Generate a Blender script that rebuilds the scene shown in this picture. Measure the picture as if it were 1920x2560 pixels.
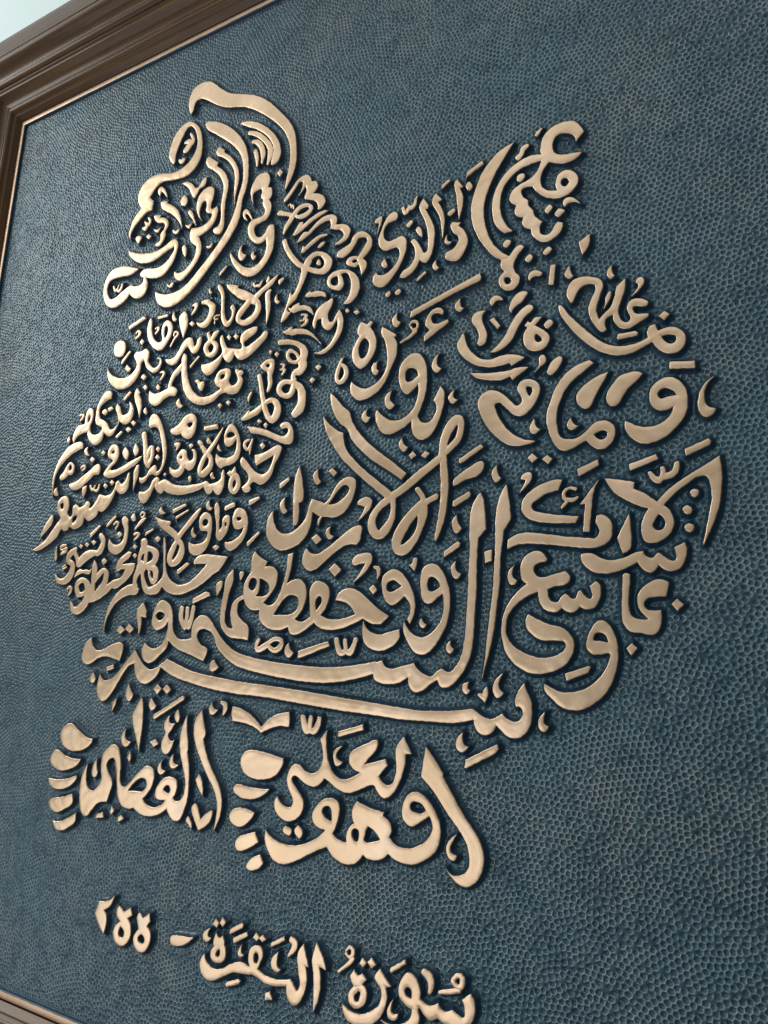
# Close-up of a copper repousse calligraphy panel in a dark wood frame, seen from the lower right.
import bpy, math, random
import numpy as np
from mathutils import Matrix, Vector

S = bpy.context.scene
for o in list(bpy.data.objects):
    bpy.data.objects.remove(o, do_unlink=True)
COL = S.collection
rng = np.random.default_rng(11)
random.seed(11)

# ------------------------------------------------------------------ camera, world, lamps, exposure
W, HT = 1.440, 1.450            # size of the copper field inside its border (metres)
Z0 = 2.05                       # height of the field's top edge above the floor
cam_d = bpy.data.cameras.new('camera')
cam = bpy.data.objects.new('camera', cam_d)
COL.objects.link(cam)
cr = Vector((0.862845, 0.503131, 0.048547))
cu = -Vector((-0.056423, 0.191314, -0.979906))
cf = Vector((-0.502309, 0.842768, 0.193462))
M = Matrix((cr, cu, -cf)).transposed().to_4x4()
M.translation = Vector((1.29284, -0.75, Z0 + (-0.98143)))
cam.matrix_world = M
cam_d.sensor_fit = 'HORIZONTAL'
cam_d.sensor_width = 36.0
cam_d.lens = 1900.0 / 1920 * 36.0
cam_d.clip_start = 0.02
cam_d.clip_end = 100.0
S.camera = cam

world = bpy.data.worlds.new('World')
S.world = world
world.use_nodes = True
wn, wl = world.node_tree.nodes, world.node_tree.links
bg = wn['Background']
tcw = wn.new('ShaderNodeTexCoord')
sepw = wn.new('ShaderNodeSeparateXYZ')
wl.new(tcw.outputs['Generated'], sepw.inputs[0])
rw = wn.new('ShaderNodeValToRGB')         # a room: brighter towards the windows on the left, dim on the right
mrw = wn.new('ShaderNodeMapRange')
mrw.inputs['From Min'].default_value = -1
wl.new(sepw.outputs['X'], mrw.inputs['Value'])
wl.new(mrw.outputs[0], rw.inputs[0])
rw.color_ramp.elements[0].position = 0.0
rw.color_ramp.elements[0].color = (0.78, 0.85, 0.85, 1)
rw.color_ramp.elements[1].position = 1.0
rw.color_ramp.elements[1].color = (0.03, 0.035, 0.04, 1)
e = rw.color_ramp.elements.new(0.5)
e.color = (0.66, 0.70, 0.70, 1)
e = rw.color_ramp.elements.new(0.62)
e.color = (0.44, 0.47, 0.48, 1)
mrz = wn.new('ShaderNodeMapRange')         # the floor side of the room is darker
mrz.inputs['From Min'].default_value = -0.55
mrz.inputs['From Max'].default_value = 0.10
mrz.inputs['To Min'].default_value = 0.62
wl.new(sepw.outputs['Z'], mrz.inputs['Value'])
vm = wn.new('ShaderNodeVectorMath')
vm.operation = 'SCALE'
wl.new(rw.outputs[0], vm.inputs[0])
mrc = wn.new('ShaderNodeMapRange')         # and the ceiling is lit
mrc.inputs['From Min'].default_value = 0.30
mrc.inputs['From Max'].default_value = 0.65
mrc.inputs['To Min'].default_value = 1.0
mrc.inputs['To Max'].default_value = 1.9
wl.new(sepw.outputs['Z'], mrc.inputs['Value'])
mulz = wn.new('ShaderNodeMath')
mulz.operation = 'MULTIPLY'
wl.new(mrz.outputs[0], mulz.inputs[0])
wl.new(mrc.outputs[0], mulz.inputs[1])
wl.new(mulz.outputs[0], vm.inputs['Scale'])
wl.new(vm.outputs[0], bg.inputs[0])
bg.inputs[1].default_value = 0.90

def area(name, loc, target, sx, sy, power, col):
    d = bpy.data.lights.new(name, 'AREA')
    d.shape = 'RECTANGLE'
    d.size, d.size_y = sx, sy
    d.energy = power
    d.color = col
    o = bpy.data.objects.new(name, d)
    COL.objects.link(o)
    o.location = loc
    o.rotation_euler = (Vector(target) - Vector(loc)).to_track_quat('-Z', 'Y').to_euler()
    return o
area('window_lamp', (-2.5, -1.0, 2.75), (0.6, 0, 1.4), 1.6, 1.6, 36, (0.99, 1.0, 0.98))
area('high_window_lamp', (-1.95, -1.95, 2.95), (0.4, 0, 1.7), 0.6, 1.3, 7, (0.99, 1.0, 0.98))
area('floor_bounce_lamp', (-0.7, -2.0, 0.2), (0.6, 0, 1.4), 2.2, 1.4, 12, (0.94, 0.98, 1.0))  # added fill lamp, stands in for light bounced up off the floor

S.render.engine = 'CYCLES'
S.cycles.use_denoising = True
S.cycles.max_bounces = 6
S.view_settings.view_transform = 'Standard'
S.view_settings.look = 'None'
S.view_settings.exposure = 0.0
S.view_settings.gamma = 1.0

# ------------------------------------------------------------------ helpers
def thing(name, label, cat, loc):
    o = bpy.data.objects.new(name, None)
    COL.objects.link(o)
    o.location = loc
    o['label'], o['category'] = label, cat
    return o

def mesh_obj(name, verts, faces, mat, parent=None, smooth=True, attr=None):
    """verts (n,3) array, faces (m,4) int array -> one linked mesh object"""
    me = bpy.data.meshes.new(name)
    verts = np.asarray(verts, np.float32)
    faces = np.asarray(faces, np.int32)
    k = faces.shape[1]
    me.vertices.add(len(verts))
    me.vertices.foreach_set('co', verts.ravel())
    me.loops.add(faces.size)
    me.loops.foreach_set('vertex_index', faces.ravel())
    me.polygons.add(len(faces))
    me.polygons.foreach_set('loop_start', np.arange(0, faces.size, k, dtype=np.int32))
    me.polygons.foreach_set('loop_total', np.full(len(faces), k, np.int32))
    me.polygons.foreach_set('use_smooth', np.full(len(faces), smooth))
    if attr:
        for an, av in attr.items():
            a = me.attributes.new(an, 'FLOAT', 'POINT')
            a.data.foreach_set('value', np.asarray(av, np.float32))
    me.update(calc_edges=True)
    me.materials.append(mat)
    o = bpy.data.objects.new(name, me)
    COL.objects.link(o)
    if parent:
        o.parent = parent
    return o

def new_mat(name):
    m = bpy.data.materials.new(name)
    m.use_nodes = True
    nt = m.node_tree
    return m, nt.nodes, nt.links, nt.nodes['Principled BSDF']

def noise(n, l, vec, scale, detail=4, rough=0.55):
    t = n.new('ShaderNodeTexNoise')
    t.inputs['Scale'].default_value = scale
    t.inputs['Detail'].default_value = detail
    t.inputs['Roughness'].default_value = rough
    l.new(vec, t.inputs['Vector'])
    return t.outputs['Fac']

def ramp(n, l, fac, stops):
    r = n.new('ShaderNodeValToRGB')
    els = r.color_ramp.elements
    while len(els) < len(stops):
        els.new(0.5)
    for el, (p, c) in zip(els, stops):
        el.position = p
        el.color = (c, c, c, 1) if isinstance(c, (int, float)) else (*c, 1)
    l.new(fac, r.inputs[0])
    return r.outputs[0]

def mix(n, l, fac, a, b):
    m = n.new('ShaderNodeMix')
    m.data_type = 'RGBA'
    for sock, v in ((m.inputs[0], fac), (m.inputs[6], a), (m.inputs[7], b)):
        if isinstance(v, (int, float)):
            sock.default_value = v
        elif isinstance(v, tuple):
            sock.default_value = (*v, 1)
        else:
            l.new(v, sock)
    return m.outputs[2]

def mth(n, l, op, a, b=0.0, c=0.0):
    m = n.new('ShaderNodeMath')
    m.operation = op
    m.use_clamp = False
    for s_, v in zip(m.inputs, (a, b, c)):
        if isinstance(v, (int, float)):
            s_.default_value = v
        else:
            l.new(v, s_)
    return m.outputs[0]

# ------------------------------------------------------------------ materials
RELIEF = 0.0062                 # height of the letters above the sheet
def relief_material():
    m, n, l, b = new_mat('rubbed_copper')
    tc = n.new('ShaderNodeTexCoord')
    at = n.new('ShaderNodeAttribute')
    at.attribute_name = 'height'
    v = tc.outputs['Object']
    smudge = noise(n, l, v, 16, 5, 0.6)
    fine = noise(n, l, v, 160, 4, 0.7)
    hgt = mth(n, l, 'ADD', at.outputs['Fac'], mth(n, l, 'MULTIPLY', mth(n, l, 'SUBTRACT', fine, 0.5), 0.22))
    polished = ramp(n, l, hgt, [(0.80, 0.0), (0.96, 1.0)])
    tone = mix(n, l, ramp(n, l, smudge, [(0.36, 0.0), (0.70, 1.0)]), (0.60, 0.41, 0.27), (0.74, 0.54, 0.385))
    tone = mix(n, l, ramp(n, l, fine, [(0.57, 0.0), (0.72, 0.35)]), tone, (0.40, 0.34, 0.29))
    tarn = noise(n, l, v, 34, 3, 0.5)
    tone = mix(n, l, ramp(n, l, tarn, [(0.60, 0.0), (0.78, 0.5)]), tone, (0.40, 0.39, 0.37))
    tone = mix(n, l, ramp(n, l, noise(n, l, v, 9, 3, 0.5), [(0.42, 0.55), (0.62, 0.0)]), tone, (0.42, 0.29, 0.17))
    tone = mix(n, l, ramp(n, l, hgt, [(0.90, 0.75), (1.01, 0.0)]), tone, (0.36, 0.20, 0.10))
    l.new(mix(n, l, polished, (0.010, 0.032, 0.056), tone), b.inputs['Base Color'])
    l.new(polished, b.inputs['Metallic'])
    b.inputs['Metallic'].default_value = 1.0
    l.new(ramp(n, l, smudge, [(0.3, 0.23), (0.75, 0.36)]), b.inputs['Roughness'])
    bump = n.new('ShaderNodeBump')
    bump.inputs['Strength'].default_value = 0.10
    bump.inputs['Distance'].default_value = 0.002
    vor = n.new('ShaderNodeTexVoronoi')
    vor.feature = 'SMOOTH_F1'
    vor.inputs['Scale'].default_value = 105
    vor.inputs['Smoothness'].default_value = 0.35
    l.new(v, vor.inputs['Vector'])
    hb = mth(n, l, 'ADD', mth(n, l, 'ADD', mth(n, l, 'MULTIPLY', noise(n, l, v, 70, 2, 0.5), 0.8), mth(n, l, 'MULTIPLY', vor.outputs['Distance'], 0.7)), mth(n, l, 'MULTIPLY', noise(n, l, v, 320, 2, 0.5), 0.12))
    l.new(hb, bump.inputs['Height'])
    l.new(bump.outputs[0], b.inputs['Normal'])
    return m

def sheet_material():
    m, n, l, b = new_mat('patinated_copper')
    tc = n.new('ShaderNodeTexCoord')
    at = n.new('ShaderNodeAttribute')
    at.attribute_name = 'ridge'
    v = tc.outputs['Object']
    big = noise(n, l, v, 5.5, 4, 0.6)
    mid = noise(n, l, v, 26, 4, 0.6)
    fine = noise(n, l, v, 300, 3, 0.6)
    ridge = mth(n, l, 'ADD', at.outputs['Fac'], mth(n, l, 'MULTIPLY', mth(n, l, 'SUBTRACT', fine, 0.5), 0.35))
    rub = ramp(n, l, ridge, [(0.30, 0.0), (1.0, 1.0)])
    pat = mix(n, l, ramp(n, l, mid, [(0.35, 0.0), (0.68, 1.0)]), (0.011, 0.037, 0.055), (0.025, 0.066, 0.090))
    rubc = mix(n, l, ramp(n, l, mth(n, l, 'ADD', mth(n, l, 'MULTIPLY', big, 0.75), mth(n, l, 'MULTIPLY', mid, 0.45)), [(0.54, 0.0), (0.80, 0.85)]),
               (0.185, 0.262, 0.285), (0.40, 0.315, 0.23))
    l.new(mix(n, l, rub, pat, rubc), b.inputs['Base Color'])
    b.inputs['Metallic'].default_value = 0.5
    b.inputs['Roughness'].default_value = 0.30
    b.inputs['Specular IOR Level'].default_value = 0.6
    return m

def border_material():
    m, n, l, b = new_mat('border_copper')
    tc = n.new('ShaderNodeTexCoord')
    at = n.new('ShaderNodeAttribute')
    at.attribute_name = 'ridge'
    v = tc.outputs['Object']
    fine = noise(n, l, v, 60, 4, 0.6)
    r = mth(n, l, 'ADD', at.outputs['Fac'], mth(n, l, 'MULTIPLY', mth(n, l, 'SUBTRACT', fine, 0.5), 0.9))
    pol = ramp(n, l, r, [(0.40, 0.0), (0.62, 1.0)])
    tone = mix(n, l, noise(n, l, v, 22, 3, 0.5), (0.30, 0.185, 0.115), (0.52, 0.36, 0.25))
    l.new(mix(n, l, pol, (0.018, 0.045, 0.075), tone), b.inputs['Base Color'])
    l.new(mth(n, l, 'MULTIPLY_ADD', pol, 0.6, 0.4), b.inputs['Metallic'])
    b.inputs['Roughness'].default_value = 0.33
    bump = n.new('ShaderNodeBump')
    bump.inputs['Strength'].default_value = 0.3
    bump.inputs['Distance'].default_value = 0.002
    l.new(noise(n, l, v, 45, 2, 0.5), bump.inputs['Height'])
    l.new(bump.outputs[0], b.inputs['Normal'])
    return m

def wood_material(name, vertical):
    m, n, l, b = new_mat(name)
    tc = n.new('ShaderNodeTexCoord')
    mp = n.new('ShaderNodeMapping')
    l.new(tc.outputs['Object'], mp.inputs[0])
    mp.inputs['Scale'].default_value = (28, 28, 1.6) if vertical else (1.6, 28, 28)
    g = noise(n, l, mp.outputs[0], 3.0, 6, 0.65)
    g2 = noise(n, l, mp.outputs[0], 14.0, 4, 0.6)
    mixg = mth(n, l, 'ADD', mth(n, l, 'MULTIPLY', g, 0.7), mth(n, l, 'MULTIPLY', g2, 0.3))
    stops = [(0.30, (0.036, 0.012, 0.003)), (0.55, (0.098, 0.041, 0.007)), (0.75, (0.165, 0.077, 0.013))]
    l.new(ramp(n, l, mixg, stops), b.inputs['Base Color'])
    b.inputs['Roughness'].default_value = 0.24
    b.inputs['Specular IOR Level'].default_value = 0.16
    b.inputs['Coat Weight'].default_value = 0.22
    b.inputs['Coat Roughness'].default_value = 0.13
    bump = n.new('ShaderNodeBump')
    bump.inputs['Strength'].default_value = 0.12
    bump.inputs['Distance'].default_value = 0.001
    l.new(g2, bump.inputs['Height'])
    l.new(bump.outputs[0], b.inputs['Normal'])
    return m

def wall_material():
    m, n, l, b = new_mat('painted_wall')
    tc = n.new('ShaderNodeTexCoord')
    v = tc.outputs['Object']
    l.new(mix(n, l, noise(n, l, v, 2.2, 4), (0.80, 0.93, 0.915), (0.83, 0.95, 0.935)), b.inputs['Base Color'])
    b.inputs['Roughness'].default_value = 0.75
    bump = n.new('ShaderNodeBump')
    bump.inputs['Strength'].default_value = 0.08
    bump.inputs['Distance'].default_value = 0.002
    l.new(noise(n, l, v, 180, 3), bump.inputs['Height'])
    l.new(bump.outputs[0], b.inputs['Normal'])
    return m

# ------------------------------------------------------------------ the setting
WALL_Y = 0.022                  # the wall's face behind the panel's plane (y = 0)
wv = np.array([(-2.2, WALL_Y, 0.0), (3.6, WALL_Y, 0.0), (3.6, WALL_Y, 3.1), (-2.2, WALL_Y, 3.1),
               (-2.2, WALL_Y + 0.12, 0.0), (3.6, WALL_Y + 0.12, 0.0), (3.6, WALL_Y + 0.12, 3.1), (-2.2, WALL_Y + 0.12, 3.1)])
wf = np.array([(0, 1, 2, 3), (5, 4, 7, 6), (4, 0, 3, 7), (1, 5, 6, 2), (3, 2, 6, 7), (4, 5, 1, 0)])
wall = mesh_obj('wall', wv, wf, wall_material(), smooth=False)
wall['kind'] = 'structure'
wall['label'] = 'pale mint painted wall behind the framed panel'
wall['category'] = 'wall'

# ------------------------------------------------------------------ the framed panel
BASE = Vector((W / 2, 0, Z0 - HT - 0.155))
panel = thing('framed_relief', 'hammered blue copper wall panel with raised Arabic calligraphy in a dark brown wooden frame', 'wall art', BASE)
OFF = np.array([-BASE.x, 0.0, Z0 - BASE.z])     # panel coordinates (x right, z down from the top-left corner) -> local

def local(x, y, z):
    return np.stack([x + OFF[0], y + OFF[1], z + OFF[2]], -1)

# frame and border: a profile swept along four mitred rails
def rails(name, prof, mat_h, mat_v, ridge=None, closed_back=True):
    """prof: (outward distance, height towards the viewer); returns four rail objects in order top, right, bottom, left"""
    P = np.array(prof, float)
    res = []
    corners = [((0, 0), (W, 0)), ((W, 0), (W, -HT)), ((W, -HT), (0, -HT)), ((0, -HT), (0, 0))]
    outs = [(0, 1), (1, 0), (0, -1), (-1, 0)]
    for k in range(4):
        (ax, az), (bx, bz) = corners[k]
        o = outs[k]
        tx, tz = np.sign(bx - ax), np.sign(bz - az)
        nseg = 60
        vs, rd = [], []
        for s in np.linspace(0, 1, nseg + 1):
            d = P[:, 0]
            x = ax + (bx - ax) * s + o[0] * d + tx * d * (2 * s - 1)
            z = az + (bz - az) * s + o[1] * d + tz * d * (2 * s - 1)
            vs.append(local(x, -P[:, 1], z))
            rd.append(ridge if ridge is not None else np.zeros(len(P)))
        n = len(P)
        vs = np.concatenate(vs)
        i = np.arange(nseg)[:, None] * n + np.arange(n - 1)[None, :]
        f = np.stack([i, i + 1, i + n + 1, i + n], -1).reshape(-1, 4)
        res.append(mesh_obj(name, vs, f[:, ::-1], mat_h if k % 2 == 0 else mat_v, panel, True,
                            {'ridge': np.concatenate(rd)} if ridge is not None else None))
    return res

def smooth_profile(pts, n=7):
    """pts with optional third item 'c' for a sharp corner -> densely sampled profile (corners doubled for crisp shading)"""
    P = [np.array(p[:2], float) for p in pts]
    C = [len(p) > 2 for p in pts]
    out = []
    for i in range(len(P) - 1):
        a, b = P[i], P[i + 1]
        L = np.linalg.norm(b - a)
        def tang(j):
            if C[j] or j == 0 or j == len(P) - 1:
                return None
            t = P[j + 1] - P[j - 1]
            return t / np.linalg.norm(t)
        ta, tb = tang(i), tang(i + 1)
        ch = (b - a) / L
        ta = ch if ta is None else ta
        tb = ch if tb is None else tb
        ss = np.linspace(0, 1, n + 1)[:-1] if not C[i] else np.concatenate([[0, 0.03], np.linspace(0, 1, n + 1)[1:-1]])
        if C[i + 1]:
            ss = np.append(ss, 0.97)
        for s in ss:
            h00, h10 = 2 * s**3 - 3 * s**2 + 1, s**3 - 2 * s**2 + s
            h01, h11 = -2 * s**3 + 3 * s**2, s**3 - s**2
            out.append(h00 * a + h10 * ta * L + h01 * b + h11 * tb * L)
    out.append(P[-1])
    return np.array(out)

mm = 0.001
frame_prof = smooth_profile([
    (0.0138, -0.004, 'c'), (0.0142, 0.0035, 'c'), (0.0212, 0.0122, 'c'), (0.0226, 0.0130, 'c'), (0.0236, 0.0126, 'c'),
    (0.0262, 0.0150), (0.0290, 0.0188), (0.0330, 0.0208), (0.0370, 0.0203), (0.0400, 0.0186, 'c'),
    (0.0450, 0.0186), (0.0520, 0.0216), (0.0590, 0.0290), (0.0625, 0.0330, 'c'), (0.0650, 0.0336, 'c'), (0.0685, 0.0362, 'c'), (0.0700, 0.0366, 'c'),
    (0.0712, 0.0396), (0.0740, 0.0424), (0.0780, 0.0436), (0.0815, 0.0430, 'c'), (0.0860, 0.0438), (0.0930, 0.0480), (0.0985, 0.0545), (0.1030, 0.0592),
    (0.1080, 0.0614), (0.1130, 0.0612, 'c'), (0.1148, 0.0624, 'c'), (0.1500, 0.0624), (0.1530, 0.0600), (0.1536, 0.055), (0.1536, -WALL_Y, 'c')])
wood_h, wood_v = wood_material('dark_wood_across', False), wood_material('dark_wood_upright', True)
rails('frame_rail', frame_prof, wood_h, wood_v)

bp = [(-0.0012, -0.0006), (0.0, 0.0), (0.0008, 0.0022), (0.0018, 0.0040), (0.0034, 0.0047), (0.0062, 0.0049), (0.0092, 0.0047),
      (0.0112, 0.0042), (0.0122, 0.0030), (0.0126, 0.0008), (0.0128, -0.003)]
br = np.interp(np.arange(71), [0, 14, 20, 27, 34, 56, 61, 66, 70], [0, 0, 0.12, 0.75, 1, 1, 0.85, 0.2, 0])
bpp = smooth_profile(bp, 7)
rails('border_strip', bpp, border_material(), None or bpy.data.materials['border_copper'], br[:len(bpp)])

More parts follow.
